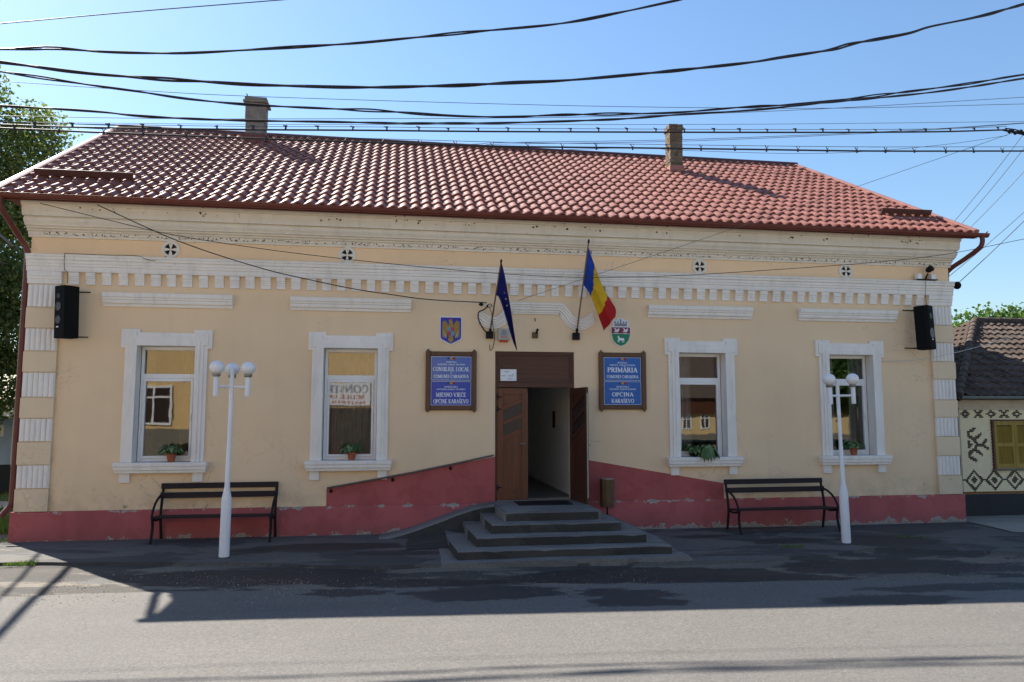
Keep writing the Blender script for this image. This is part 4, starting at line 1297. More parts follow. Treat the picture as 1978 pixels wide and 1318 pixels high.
# ------------------------------------------------------------------ flags
def flag_base(t, base, tip, hoist0):
    d = Vector(tip) - Vector(base)
    b = MB(); b.tube([(0, 0, 0), d], [.016, .013], 10); b.build('pole', M['pole'], t, 60)
    b = MB(); b.tube([d * .985, d, d * 1.02, d * 1.035], [.014, .020, .018, .004], 10); b.build('finial', M['iron'], t, 60)
    b = MB(); b.box(-.065, .065, .0, base[1] * -1 - .001, -.09, .04); b.tube([d * -.02, d * .07], .026, 10); b.build('bracket', M['iron'], t, None, .006)
def drape(t, name, edgeA, edgeB, mats, folds, amp, base, nu=60, nv=26, cuts=None, ph=0.0):
    """cloth between two curves (upper/outer edge A, lower/inner edge B), folds across v"""
    A = catmull(edgeA, 12); B_ = catmull(edgeB, 12)
    def at(c, u):
        f = u * (len(c) - 1); i = min(int(f), len(c) - 2); return c[i].lerp(c[i + 1], f - i)
    b = MB(); P = []
    bs = Vector(base)
    for i in range(nu + 1):
        u = i / nu; row = []
        for j in range(nv + 1):
            v = j / nv
            p = at(A, u).lerp(at(B_, u), v) - bs
            k = amp * min(1, u * 2.5)
            p.y += k * math.sin(folds * v * 6.283 + ph + 2.2 * u) + k * .5 * math.sin(folds * 1.7 * v * 6.283 + 4 * u)
            p.x += k * .25 * math.cos(folds * v * 6.283 + ph + u)
            row.append(p)
        P.append(row)
    b.grid(P)
    if cuts:
        for q in range(len(b.f)):
            i, j = divmod(q, nv); u = (i + .5) / nu; v = (j + .5) / nv
            b.m[q] = sum(1 for (ca, cb) in cuts if u > ca + (cb - ca) * v)
    return b.build(name, mats, t, 80)
eb = (-.835, -.075, 3.50); et = W(968, 506, -.85)
t = thing('blue_flag', 'dark blue flag with gold stars hanging limp on its pole, left of the door', 'flag', eb, 0, 'flags on slanting poles over the door')
flag_base(t, eb, et, .5)
A = [W(968.5, 506, -.84), W(975, 530, -.80), W(981, 560, -.74), W(988, 600, -.68), W(993.5, 640, -.64), W(999, 676, -.62)]
B2 = [W(957.5, 572, -.50), W(962, 573, -.51), W(969, 590, -.54), W(979, 622, -.56), W(989, 655, -.58), W(997.5, 677, -.61)]
drape(t, 'cloth', A, B2, M['flagblue'], 1.7, .035, eb, ph=1.0)
b = MB()
for px, py, s in ((977.2, 577.5, .022), (979.3, 590.5, .020), (974.6, 566, .014)):
    c = W(px, py, -.80) - Vector(eb)
    pts = []
    for k in range(10):
        r = s if k % 2 == 0 else s * .42
        a = R_(90 + 36 * k); pts.append((c.x + r * .55 * math.cos(a), c.y, c.z + r * math.sin(a)))
    b.add(pts, [list(range(9, -1, -1))])
b.build('star', M['starg'], t)
rb = (.775, -.075, 3.50); rt = W(1137, 468, -.62)
t = thing('tricolour_flag', 'blue, yellow and red flag hanging from a slanting pole, right of the door', 'flag', rb, 0, 'flags on slanting poles over the door')
flag_base(t, rb, rt, .5)
A = [W(1136.5, 477, -.60), W(1143, 497, -.59), W(1153, 523, -.57), W(1166, 555, -.55), W(1181, 580, -.53), W(1190, 597, -.52), W(1189, 612, -.51)]
B2 = [W(1125.5, 548, -.36), W(1133, 557, -.38), W(1141, 568, -.41), W(1150, 590, -.43), W(1157, 612, -.45), W(1163, 630, -.47), W(1166, 640, -.48)]
drape(t, 'cloth', A, B2, M['tricolor'], 1.25, .045, rb, cuts=[(.27, .37), (.60, .66)])
# empty third bracket
t = thing('flag_bracket', 'empty rusty flag bracket above the middle of the door', 'bracket', (.01, 0, 3.49))
b = MB(); b.box(-.055, .055, -.03, -.001, -.06, .05); b.build('plate', M['bin'], t, None, .006)
b = MB(); b.tube([(.02, -.03, .03), (.035, -.09, .10)], [.018, .022], 10); b.build('socket', M['iron'], t, 50)
b = MB(); b.tube([(-.01, -.012, .31), (.0, -.03, .30), (.0, -.03, .25)], .008, 6); b.build('hook', M['iron'], t, 50)

# alarm siren
t = thing('alarm_siren', 'grey alarm siren box with a red lens, above the left side of the door', 'alarm', (-.575, 0, 3.355))
b = MB(); b.prism([(-.11, .03), (.11, .03), (.11, .225), (.09, .24), (-.09, .24), (-.11, .225)], -.075, -.001); b.build('case', M['grey'], t, None, .01)
b = MB(); b.prism([(-.06, .115), (.06, .115), (.035, .215), (-.035, .215)], -.082, -.0751); b.build('grille', M['stone'], t, None, .003)
b = MB(); b.box(-.075, .075, -.07, -.002, -.005, .0298); b.build('lens', M['redlens'], t, None, .006)
b = MB(); b.box(-.05, .05, -.0772, -.0752, .065, .10); lb = b.build('red_label', M['redlens'], t)
b = MB(); b.box(-.042, .042, -.0780, -.0773, .075, .079); b.box(-.042, .042, -.0780, -.0773, .087, .091); b.build('white_lines', M['print'], lb)
# paper on the transom
t = thing('paper_notice', 'white paper notice pinned to the dark panel over the door', 'notice', (-.475, .055, 2.755))
b = MB(); b.box(-.148, .148, -.012, -.006, -.105, .105); b.build('sheet', M['paper'], t)
b = MB()
for x, z, w in ((-.03, .055, .10), (-.09, -.02, .07), (.05, -.02, .10), (.08, .01, .03), (.03, -.075, .09), (-.12, .06, .012), (-.12, -.08, .012), (.11, -.08, .012)):
    b.box(x - w / 2, x + w / 2, -.0135, -.0121, z, z + .010)
b.build('print', M['ink'], t)

# ------------------------------------------------------------------ loudspeakers
def speaker(label, x, z, rz, tiltx, round_):
    t = thing('loudspeaker', label, 'speaker', (x, -.02, z), 0, 'black loudspeakers at the corners of the facade')
    Mx = Matrix.Translation((0, -.27, 0)) @ Matrix.Rotation(rz, 4, 'Z') @ Matrix.Rotation(tiltx, 4, 'X')
    h = .43
    b = MB()
    if round_:
        pl = [(-.13, .13), (-.155, -.08), (-.12, -.14), (.12, -.14), (.155, -.08), (.12, .13)]
    else:
        pl = [(-.11, .14), (-.135, -.13), (.135, -.13), (.11, .14)]
    n = len(pl)
    vs_ = [Mx @ Vector((px, py, -h)) for px, py in pl] + [Mx @ Vector((px, py, h)) for px, py in pl]
    b.add(vs_, [list(range(n)), list(range(2 * n - 1, n - 1, -1))] + [(i + n, (i + 1) % n + n, (i + 1) % n, i) for i in range(n)])
    b.build('cabinet', M['speaker'], t, None, .016)
    fy = -.14 if round_ else -.13
    F = Mx @ Matrix.Translation((0, fy - .002, 0)) @ Matrix.Rotation(R_(90), 4, 'X')
    for zz, r in ((.09, .062), (-.13, .058), (.26, .035)) if not round_ else ((-.12, .09), (.22, .05)):
        b = MB(); b.lathe([(r * 1.15, .0), (r * 1.15, .006), (r, .007), (r * .85, -.0), (r * .35, -.001), (r * .3, .004), (.001, .006)], 22, (0, 0, 0), F @ Matrix.Translation((-.02, zz, 0)))
        b.build('driver', M['cone'], t, 40)
    b = MB(); b.add([F @ Vector(q) for q in ((-.06, -.255, .004), (.0, -.255, .004), (.0, -.235, .004), (-.06, -.235, .004))], [(0, 1, 2, 3)]); b.build('badge', M['label'], t)
    for zz in (-.38, .38):
        b = MB()
        q = Mx @ Vector((0, .1, zz)); b.tube([q, (q.x, .018, q.z)], .014, 8)
        b.box(-.02, .235 if not round_ else -.0, -.0, .016, zz - .008, zz + .008) if not round_ else b.box(-.245, .02, 0, .016, zz - .008, zz + .008)
        b.build('wall_bracket', M['iron'], t)
    return t
speaker('black three-way loudspeaker on the left pilaster', -7.84, 3.71, R_(-36), R_(2), False)
speaker('black rounded loudspeaker on the right pilaster', 7.74, 3.73, R_(30), R_(-2), True)

# floodlight and junction boxes on the right end of the band
t = thing('floodlight', 'small floodlight with two white junction boxes on the right end of the band', 'floodlight', (7.98, -.08, 4.715))
b = MB(); b.box(-.22, .22, -.09, .05, 0, .012); b.build('shelf', M['iron'], t)
for x in (-.165, .14):
    b = MB(); b.box(x - .05, x + .05, -.07, .03, .013, .125); b.build('junction_box', M['pvc'], t, None, .01)
b = MB(); b.tube([(-.02, -.03, .012), (0, -.04, .08), (.03, -.05, .13)], .016, 8); b.build('stem', M['iron'], t, 50)
b = MB(); b.lathe([(.03, -.07), (.055, -.04), (.065, .05), (.06, .065)], 16, (0, 0, 0), Matrix.Translation((.05, -.07, .215)) @ Matrix.Rotation(R_(35), 4, 'Y') @ Matrix.Rotation(R_(55), 4, 'X')); b.build('head', M['iron'], t, 40)
t = thing('dome_camera', 'black dome camera at the right corner of the band', 'camera', (8.60, -.02, 4.66))
b = MB(); b.tube([(0, 0, 0), (.09, -.02, .0)], .02, 8); b.build('arm', M['iron'], t, 50)
b = MB(); b.sphere((.115, -.03, -.02), .075, 18, .08); b.build('dome', M['speaker'], t, 80)

# ------------------------------------------------------------------ pot plants on the sills
def plant(label, x, y, z, n, spread, hang, pot):
    t = thing('pot_plant', label, 'plant', (x, y, z), rnd.uniform(0, 6), 'leafy pot plants on the window sills')
    h = .13 if pot else .07
    if pot:
        b = MB(); b.lathe([(.050, 0), (.055, .003), (.072, .11), (.080, .112), (.080, .135), (.070, .137), (.064, .12), (.001, .118)], 18); b.build('pot', M['pot'], t, 35)
    else:
        b = MB(); b.lathe([(.05, 0), (.06, .004), (.085, .06), (.08, .065), (.001, .05)], 14); b.build('pot', M['iron'], t, 35)
    b = MB(); st = MB()
    for k in range(n):
        a = rnd.uniform(0, 6.283); el = rnd.uniform(.15, 1.2)
        L = spread * rnd.uniform(.55, 1.1)
        dirv = Vector((math.cos(a) * math.cos(el), math.sin(a) * math.cos(el) * .8, math.sin(el)))
        p0 = Vector((0, 0, h)); p1 = p0 + dirv * L * .6 + Vector((0, 0, .01))
        st.tube([p0, (p0 + p1) / 2 + Vector((0, 0, .02)), p1], .0025, 4)
        ll = rnd.uniform(.085, .14); lw = ll * .56
        od = Vector((dirv.x, dirv.y, 0)).normalized()
        side = Vector((-od.y, od.x, rnd.uniform(-.5, .5))).normalized()
        rows = []
        for i, wv in enumerate((.25, .9, 1.0, .7, .08)):
            u = i / 4
            c = p1 + od * (ll * u * .9) + Vector((0, 0, ll * (.25 * u - (.42 + hang) * u * u)))
            rows.append([c - side * lw * wv * .5 + Vector((0, 0, .006)), c, c + side * lw * wv * .5 + Vector((0, 0, .006))])
        b.grid(rows)
    b.build('foliage', M['leaf_pot'], t, 80); st.build('stem', M['leaf_pot'], t)
plant('leafy plant in a terracotta pot on the sill next to the left pilaster', -6.20, -.03, 1.252, 75, .25, .3, True)
plant('leafy plant in a terracotta pot on the sill left of the name board', -3.24, -.03, 1.252, 75, .25, .3, True)
plant('trailing pale-leaved plant without visible pot on the sill right of the door', 3.28, -.05, 1.252, 170, .25, 1.3, False)
plant('dark bushy plant behind the trailing plant on the sill right of the door', 3.05, .06, 1.252, 60, .24, .3, False)
plant('leafy plant in a terracotta pot on the sill behind the right lamp post', 6.28, -.03, 1.252, 75, .23, .3, True)
# ------------------------------------------------------------------ overhead cables
def cable(name, label, pts, Y, r, strands=1, twist=.9, mat='cable', grp='overhead cables along the street', gap=0.0, clips=None, seed=0, extend=True):
    """pts are pixels of the photograph; Y is the plane(s) the cable hangs in"""
    n = len(pts)
    Ys = Y if isinstance(Y, (list, tuple)) else [Y] * n
    P = [W(px, py, yy) for (px, py), yy in zip(pts, Ys)]
    if extend:                      # goes on past the edges of the view to its poles
        dl = (P[0] - P[1]).normalized(); dr = (P[-1] - P[-2]).normalized()
        a = P[0] + dl * 4; c = P[-1] + dr * 4
        dl.z *= .35; dr.z *= .35
        P = ([a + dl * 22, a] if pts[0][0] <= 1 else []) + P + ([c, c + dr * 22] if pts[-1][0] >= 1977 or pts[-1][1] <= 1 else [])
    C = catmull(P, 14)
    b = MB(); L = 0.0
    if strands == 1: b.tube(C, r, 6)
    else:
        acc = [0.0]
        for i in range(1, len(C)): acc.append(acc[-1] + (C[i] - C[i - 1]).length)
        for s in range(strands):
            q = []
            for p, l in zip(C, acc):
                sp = r * (.42 + gap * max(0, mnoise.noise((l * .55 + seed * 9, seed, 0))) * 4)
                a = l * twist * 6.283 + s * 6.283 / strands + 2.5 * mnoise.noise((l * .4, seed + 3, 0))
                q.append(p + Vector((0, math.cos(a) * sp, math.sin(a) * sp + .012 * mnoise.noise((l * .8, seed, 7)))))
            b.tube(q, r * .72, 6)
    if clips:
        t = thing(name, label, 'cable', P[0], 0, grp)
        b.v = [tuple(Vector(v) - P[0]) for v in b.v]
        b.build('strand', M[mat], t, 80)
        return t, C, P[0]
    o = b.build(name, M[mat], None, 80)
    tag(o, label, 'cable', grp)
    return o, C, None

cable('overhead_cable', 'topmost thick twisted cable, leaving at the top edge', [(0, 95), (100, 94), (200, 101), (350, 102), (500, 96), (650, 86), (800, 73), (978, 56), (1100, 43), (1200, 24), (1312, 0)], -3.2, .017, 2, .45, gap=.55, seed=1)
cable('overhead_cable', 'thickest twisted black cable, second from the top', [(0, 120), (150, 140), (300, 152), (400, 158), (520, 165), (700, 169), (850, 166), (978, 161), (1100, 155), (1290, 138), (1440, 122), (1500, 113), (1600, 97), (1650, 84), (1750, 66), (1800, 51), (1900, 30), (1978, 8)], -1.0, .026, 2, .4, gap=.3, seed=2)
cable('overhead_cable', 'thick cable crossing in front of the grey chimney cap, with ties', [(0, 138), (130, 158), (250, 175), (350, 190), (460, 200), (560, 207), (700, 213), (840, 222), (978, 226), (1094, 222), (1264, 219), (1433, 208), (1587, 197), (1863, 163), (1978, 144)], -1.3, .018, 2, .5, gap=.5, seed=3)
cable('overhead_cable', 'thick cable crossing the middle of the grey chimney', [(0, 205), (100, 210), (200, 217), (270, 224), (400, 231), (520, 234), (800, 238), (978, 237.6), (1165, 231.5), (1332, 221), (1484, 210), (1635, 195), (1812, 177), (1978, 151.6)], -1.45, .018, 2, .6, gap=.05, seed=4)
cable('thin_wire', 'thin wire just above the grey chimney', [(0, 157), (253, 174), (505, 187), (1000, 202), (1332, 208), (1635, 209), (1978, 201)], -.5, .005, mat='wire')
cable('thin_wire', 'thin wire level with the middle of the grey chimney', [(0, 224), (253, 228.5), (505, 230), (1000, 228), (1332, 221), (1635, 208), (1978, 188)], 5.2, .0075, mat='wire')
cable('thin_wire', 'thin wire just above the cable with clips on the right', [(0, 236), (500, 240.5), (978, 241), (1484, 240), (1978, 235)], 4.9, .006, mat='wire')
for k, dy in ((0, 0), (1, 3)):
    cable('thin_wire', ('upper' if k == 0 else 'lower') + ' of two close wires climbing to the right behind the brick chimney', [(560, 288 + dy), (905, 279 + dy), (978, 275.5 + dy), (1332, 269.5 + dy), (1736, 253 + dy * .6), (1978, 237.6 + dy * .3)], 4.9, .007, mat='wire')
cable('thin_wire', 'faint sagging wire right of the brick chimney', [(1000, 292), (1230, 286), (1317, 290.7), (1534, 296.8), (1686, 292), (1837, 278), (1945, 262)], 4.9, .006, mat='wire', extend=False)
cable('thin_wire', 'thin wire in the top left corner of the sky', [(0, 46), (270, 22), (545, 0)], -3.4, .007, mat='wire')

clip_a = MB(); clip_a.box(-.010, .010, -.010, .010, -.008, .045); clip_a.box(-.03, .02, -.007, .007, .045, .060); clip_a.tube([(-.03, 0, .052), (-.045, 0, .064)], .005, 5); clip_a = clip_a.mesh('clip', M['cable'])
clip_b = MB(); clip_b.box(-.011, .011, -.010, .010, -.03, .012); clip_b.tube([(0, 0, .01), (-.03, 0, .062)], .006, 5); clip_b.tube([(0, 0, .01), (.022, 0, .06)], .006, 5); clip_b = clip_b.mesh('clip', M['cable'])
def festoon(label, pts, dy, Y, clip, spacing, seed):
    t, C, o = cable('festoon_cable', label, pts, Y, .013, clips=True, grp='cables hung with clips')
    mpts = [(px, py - dy - .6 * math.sin(px * .02)) for px, py in pts]
    P = [W(px, py, Y) for px, py in mpts]
    if pts[0][0] <= 1: P.insert(0, P[0] + (P[0] - P[1]).normalized() * 25)
    if pts[-1][0] >= 1977: P.append(P[-1] + (P[-1] - P[-2]).normalized() * 25)
    b = MB(); b.tube([q - o for q in catmull(P, 10)], .0045, 5); b.build('messenger_wire', M['wire'], t)
    L = 0; nxt = .3
    for a, c in zip(C, C[1:]):
        d = (c - a).length
        while L + d > nxt:
            p = a.lerp(c, (nxt - L) / d) - o
            if -10 < (p + o).x < 12: instance('clip', clip, t, p, (0, rnd.uniform(-.15, .15), rnd.uniform(-.4, .4)), (1, 1, rnd.uniform(.85, 1.15)))
            nxt += spacing * rnd.uniform(.92, 1.08)
        L += d
    return t
festoon('cable with small hooked clips, crossing the foot of the chimneys', [(0, 241), (150, 246), (470, 250.5), (700, 252), (978, 254.5), (1484, 256), (1787, 255), (1945, 251)], 6, -2.6, clip_a, .47, 5)
festoon('lower cable with forked clips, just above the ridge on the right', [(0, 248), (100, 252), (210, 257), (450, 266), (664, 274), (978, 283), (1231, 286), (1458, 289), (1686, 292), (1978, 292)], 7.5, -3.0, clip_b, .52, 6)

# anchor at the right edge with service wires down to the corner
anc = W(1962, 255, -2.6)
t = thing('cable_anchor', 'bundle of insulators and ties at the top right, where service wires meet', 'insulator', anc)
b = MB()
for k in range(6):
    q = Vector((-.12 + k * .055, 0, .02 * math.sin(k * 2.1)))
    b.lathe([(.01, -.035), (.03, -.02), (.03, .015), (.012, .03)], 8, q)
b.tube([(-.25, 0, .02), (-.1, 0, .0), (.12, 0, -.03), (.35, 0, -.10)], .016, 6)
b.tube([(-.2, 0, .05), (0, .02, .05), (.2, 0, .0)], .01, 6)
b.build('insulator_cluster', M['iron'], t)
t = thing('utility_pole', 'concrete utility pole carrying the insulators, just past the right edge', 'pole', (anc.x + .75, anc.y, ground_z(8.6, -2.6)))
b = MB(); b.tube([(0, 0, -.3), (0, 0, 7.6)], [.15, .09], 10); b.build('shaft', M['mortar'], t, 50)
b = MB(); b.box(-.12, .5, -.04, .04, anc.z - .05, anc.z + .03); b.box(.1, .9, -.04, .04, 7.0, 7.09); b.build('crossarm', M['steel'], t)
def seg(label, a, c, sag=.05, r=.006, mat='wire', grp='service wires at the right corner'):
    a, c = Vector(a), Vector(c)
    pts = [a.lerp(c, k / 16) - Vector((0, 0, sag * 4 * (k / 16) * (1 - k / 16))) for k in range(17)]
    b = MB(); b.tube(pts, r, 5); o = b.build('service_wire', M[mat], None, 80)
    return tag(o, label, 'wire', grp)
far = [W(2040, 155, -.6), W(2030, 200, -.6), W(2050, 220, -.4), W(2050, 338, 0), W(2050, 352, 0)]
for (l, a), c, r in zip((('service wire meeting the roof corner, nearest the roof', W(1975, 262, -.9)), ('second service wire from the roof corner', W(2000, 258, -.9)), ('third service wire right of the roof corner', W(2040, 262, -.8)),
                         ('upper of two service wires reaching the band by the dome camera', W(2060, 335, 0)), ('lower of two service wires reaching the band by the dome camera', W(2060, 345, 0))),
                        (W(1837, 435, 1.2), W(1850, 441, 1.2), W(1868, 446, 1.2), W(1826, 540, .25), W(1828, 568, .25)), (.006, .006, .006, .006, .008)):
    seg(l, a, c, .04, r)
seg('thin wire from the anchor down to the door moulding', anc, W(1000, 581, -.15), .02, .004, grp='wires across the facade')
t_pts = [(188, 396), (345, 466), (500, 517), (600, 541), (682, 558), (760, 570), (831, 579), (940, 585)]
o, _, _ = cable('facade_wire', 'black wire from the left eave down to the door moulding', t_pts, [-.55, -.50, -.45, -.4, -.35, -.3, -.25, -.15], .009, grp='wires across the facade', extend=False)
cable('facade_wire', 'long thin wire sagging across the whole facade', [(78, 393), (200, 423), (330, 453), (500, 480), (671, 501), (850, 519), (1000, 531), (1141, 536), (1300, 533), (1500, 521), (1700, 506), (1835, 490), (1978, 462)], [-.6] + [-.75] * 11 + [-.8], .006, mat='cable', grp='wires across the facade', extend=False)
cable('facade_wire', 'pale cable sloping in front of the brown-roofed house', [(1678, 698), (1765, 696), (1851, 680), (1978, 645), (2060, 622)], [-.02, -.1, -.4, -.9, -1.2], .006, mat='whitecable', grp='wires across the facade', extend=False)
# fittings where the black wire is fixed beside the flag
t = thing('wire_anchor', 'tangle of wire and clamps on the wall beside the blue flag', 'fitting', (-.9, 0, 4.0))
b = MB()
b.lathe([(.012, 0), (.03, .02), (.03, .05), (.015, .08)], 10, (0, 0, 0), Matrix.Translation((-.06, -.12, .02)) @ Matrix.Rotation(R_(-90), 4, 'Y'))
b.tube(catmull([(.0, -.12, .0), (.06, -.13, .03), (.10, -.12, .0), (.05, -.12, -.03), (.0, -.12, .0)], 6), .007, 6)
b.tube([(.02, 0, .0), (.02, -.13, .0)], .012, 8); b.build('clamp', M['iron'], t, 50, 0, 'stuff')
b = MB(); b.tube(catmull([(.02, -.1, -.02), (-.06, -.13, -.08), (-.14, -.14, -.12), (-.155, -.13, -.20), (-.12, -.06, -.30), (-.06, -.05, -.40), (.0, -.02, -.47)], 6), .011, 6); b.tube(catmull([(.05, -.13, -.03), (.09, -.14, -.15), (.12, -.08, -.35), (.16, -.02, -.55), (.13, -.012, -.75), (.08, -.012, -.80), (.07, -.012, -.70)], 6), .005, 6)
b.build('loose_wire', M['iron'], t, 60)
# thin leads on the wall
def lead(label, pts):
    b = MB(); b.tube(catmull(pts, 5), .0045, 5); tag(b.build('speaker_lead', M['iron'], None, 60), label, 'wire', 'leads to the loudspeakers')
lead('black lead from the left vent along the band to the left loudspeaker', [(-6.42, -.03, 4.74), (-6.55, -.13, 4.64), (-6.72, -.156, 4.66), (-6.85, -.14, 4.712), (-7.4, -.13, 4.712), (-7.93, -.13, 4.716), (-7.98, -.158, 4.69), (-7.98, -.13, 4.45), (-7.95, -.09, 4.40), (-7.93, -.12, 4.22)])
lead('black lead from the floodlight down to the right loudspeaker', [(7.93, -.18, 4.71), (7.93, -.158, 4.68), (7.93, -.13, 4.45), (7.94, -.1, 4.38), (7.93, -.14, 4.21)])
# two cables crossing the street at the left, beyond the view; their shadows fall on the path
for k, (s0, s1, r, l) in enumerate((((-7.30, -.3), (-6.12, -5.51), .05, 'thick cable bundle crossing the street left of the building, nearer'), ((-7.65, -1.2), (-6.75, -4.3), .03, 'cable crossing the street left of the building, farther'))):
    d = SUN / SUN.z * 6.4
    a = Vector((*s0, 0)) + d; c = Vector((*s1, 0)) + d
    e = (c - a)
    b = MB(); b.tube([a - e * .8, a, c, c + e * 1.2], r, 8); tag(b.build('crossing_cable', M['cable'], None, 60), l, 'cable', 'cables crossing the street')

# ------------------------------------------------------------------ neighbouring house
nb = thing('neighbour_house', 'low house with brown tile roof and mosaic-tiled front, right of the town hall', 'house', (9.1, .6, -.15))
def NB(x, y, z): return Vector((x - 9.1, y - .6, z + .15))
m_nwall = pbr('pale_house_plaster', (.62, .56, .46), .9, .12, 3, .3, 50, grime=.3)
m_ntile = brick_mat('brown_roof_tile', (.088, .064, .053), .35)
m_dark = pbr('black_house_plinth', (.020, .020, .024), .7, .3, 5, .3, 50)
m_shut = wood_mat('olive_shutter_paint', (.33, .215, .035), .6)
m_mos = [pbr('cream_glazed_tile', (.80, .71, .47), .35, .10, 9, .1, 60), pbr('dark_brown_glazed_tile', (.035, .020, .014), .35, .2, 9)]
HX1 = 17.0
b = MB()
b.box(0, HX1 - 9.1, 0, 7.0, .0, 2.55); b.build('wall', m_nwall, nb)
b = MB(); b.box(.0, HX1 - 9.1, -.03, -.001, -.2, .54); b.build('plinth', m_dark, nb, None, .006)
b = MB(); b.box(-.11, -.005, -.02, .1, .0, 2.33); b.build('corner_board', M['doordark'], nb)
b = MB(); b.tube([(-.19, .12, .1), (-.19, .12, 1.95), (-.27, .12, 2.08)], .05, 10); b.build('downpipe', pbr('zinc_pipe', (.36, .38, .42), .4, .15, 8, metal=.5), nb, 50)
# mosaic front: little glazed tiles laid in running bond, motifs in dark brown
zm0, zm1 = .40, 2.125
tw, thh = .062, .0332
motif = [[(235, 345), (190, 370), (200, 400), (235, 425), (260, 460), (240, 495), (205, 520), (205, 555), (250, 580)], [(285, 385), (240, 420)], [(260, 460), (300, 460), (325, 430)], [(300, 460), (335, 490)], [(240, 495), (295, 535)], [(195, 440), (197, 475)], [(197, 460), (215, 460)]]
motif = [[W(1820 + x / 3.873, 740 + y / 3.873, .6) for x, y in s] for s in motif]
def dseg(x, z, a, c):
    p = Vector((x, z)); a = Vector((a.x, a.z)); c = Vector((c.x, c.z)); d = c - a
    t = max(0, min(1, (p - a).dot(d) / max(1e-9, d.dot(d)))); return (p - a - d * t).length
def dark(x, z):
    zt = z - 2.045
    if abs(zt) < .085:
        k = (x - 9.27) / .305; c = k - math.floor(k + .5); xx = c * .305
        if int(math.floor(k + .5)) % 2 == 0:
            r = abs(xx) + abs(zt) * 1.15
            return .03 < r < .115 or (abs(zt) < .018 and abs(xx) < .12 and abs(xx) > .05)
        return (abs(abs(xx) - abs(zt) * 1.1) < .042 and abs(xx) < .115)
    zd = z - .675
    if abs(zd) < .24:
        k = (x - 9.395) / .475; c = k - math.floor(k + .5); xx = c * .475
        r = abs(xx) + abs(zd)
        return   .155 < r < .228 or r < .085 or (abs(zd) < .02 and abs(xx) > .2)
    for dx in (0,):
        for s in motif:
            for a, c in zip(s, s[1:]):
                if dseg(x - dx, z, a, c) < .034: return True
    return False
bm2 = MB(); row = 0; z = zm0
SH0, SH1, SZ0, SZ1 = 9.90, 10.86, .92, 1.915
border = MB()
while z + thh < zm1 + .01:
    x = 9.13 - (tw / 2 if row % 2 else 0)
    while x < HX1 - .05:
        xa, xb = max(x, 9.13) + .002, x + tw - .002
        cx_, cz_ = x + tw / 2, z + thh / 2
        inside = any(s0 - .05 < cx_ < s1 + .02 and SZ0 - .06 < cz_ < SZ1 + .01 for s0, s1 in ((SH0, SH1), (12.4, 13.4)))
        if xb - xa > .01 and not inside:
            # a tile may be half dark where a motif needs it
            halves = [(xa, (xa + xb) / 2), ((xa + xb) / 2, xb)]
            dk = [dark((p + q) / 2, cz_) for p, q in halves]
            parts = [(xa, xb, dk[0])] if dk[0] == dk[1] else [(h[0], h[1], d_) for h, d_ in zip(halves, dk)]
            for p, q, d_ in parts:
                bm2.cur = 1 if d_ else 0
                o = rnd.uniform(0, .0025)
                v = [NB(p, .6 - .012 - o, z + .0015), NB(q, .6 - .012 - o, z + .0015), NB(q, .6 - .012 - o, z + thh - .0015), NB(p, .6 - .012 - o, z + thh - .0015)]
                w_ = [NB(p, .6 - .001, z + .0015), NB(q, .6 - .001, z + .0015), NB(q, .6 - .001, z + thh - .0015), NB(p, .6 - .001, z + thh - .0015)]
                bm2.add(v + w_, [(0, 1, 2, 3), (0, 4, 5, 1), (1, 5, 6, 2), (2, 6, 7, 3), (3, 7, 4, 0)])
        x += tw
    z += thh; row += 1
bm2.build('mosaic_tiles', m_mos, nb, None, 0, 'stuff')
b = MB(); x = 9.13
m_org = brick_mat('orange_border_tile', (.33, .13, .035), .3)
while x < HX1:
    b.box(x - 9.1, x - 9.1 + .055, -.022, -.001, .555 - .005, .555 + .035); x += .06
b.build('border_tiles', m_org, nb, None, 0, 'stuff')
b = MB(); b.box(.0, HX1 - 9.1, -.045, -.001, 2.285, 2.33); b.box(0, HX1 - 9.1, -.02, -.001, 2.331, 2.55); b.build('frieze_band', m_nwall, nb, None, .005)
for s0, s1, lab in ((SH0, SH1, 0), (12.4, 13.4, 1)):
    b = MB(); z0, z1 = SZ0 + .15, SZ1 + .15
    x0, x1 = s0 - 9.1, s1 - 9.1
    b.box(x0 - .045, x0, -.055, .0, z0 - .02, z1 + .01); b.box(x1, x1 + .045, -.055, 0, z0 - .02, z1 + .01); b.box(x0, x1, -.05, 0, z1 - .02, z1 + .01)
    sw = b.build('shuttered_window', M['doordark'], nb)
    b = MB(); b.box(x0 - .07, x1 + .07, -.09, 0, z0 - .055, z0 - .021); b.build('sill', M['mortar'], sw)
    xm = (x0 + x1) / 2
    for xa, xb in ((x0 + .004, xm - .003), (xm + .003, x1 - .004)):
        b = MB(); st = .06
        b.box(xa, xa + st, -.045, -.008, z0, z1 - .022); b.box(xb - st, xb, -.045, -.008, z0, z1 - .022)
        for za, zb in ((z0, z0 + .09), (z0 + .44, z0 + .52), (z1 - .11, z1 - .022)): b.box(xa + st, xb - st, -.045, -.008, za, zb)
        lf = b.build('shutter', m_shut, sw, None, .004)
        b = MB()
        for za, zb in ((z0 + .09, z0 + .44), (z0 + .52, z1 - .11)):
            zz = za + .008
            while zz < zb - .02:
                b.add([(xa + st, -.040, zz), (xb - st, -.040, zz), (xb - st, -.016, zz + .024), (xa + st, -.016, zz + .024), (xa + st, -.036, zz - .005), (xb - st, -.036, zz - .005)], [(0, 1, 2, 3), (4, 5, 1, 0)])
                zz += .026
        b.build('louvres', m_shut, lf, None, 0, 'stuff')
        b = MB(); b.add([(xa + st, -.012, z0 + .09), (xb - st, -.012, z0 + .09), (xb - st, -.012, z1 - .11), (xa + st, -.012, z1 - .11)], [(0, 1, 2, 3)]); b.build('backing', m_dark, lf)
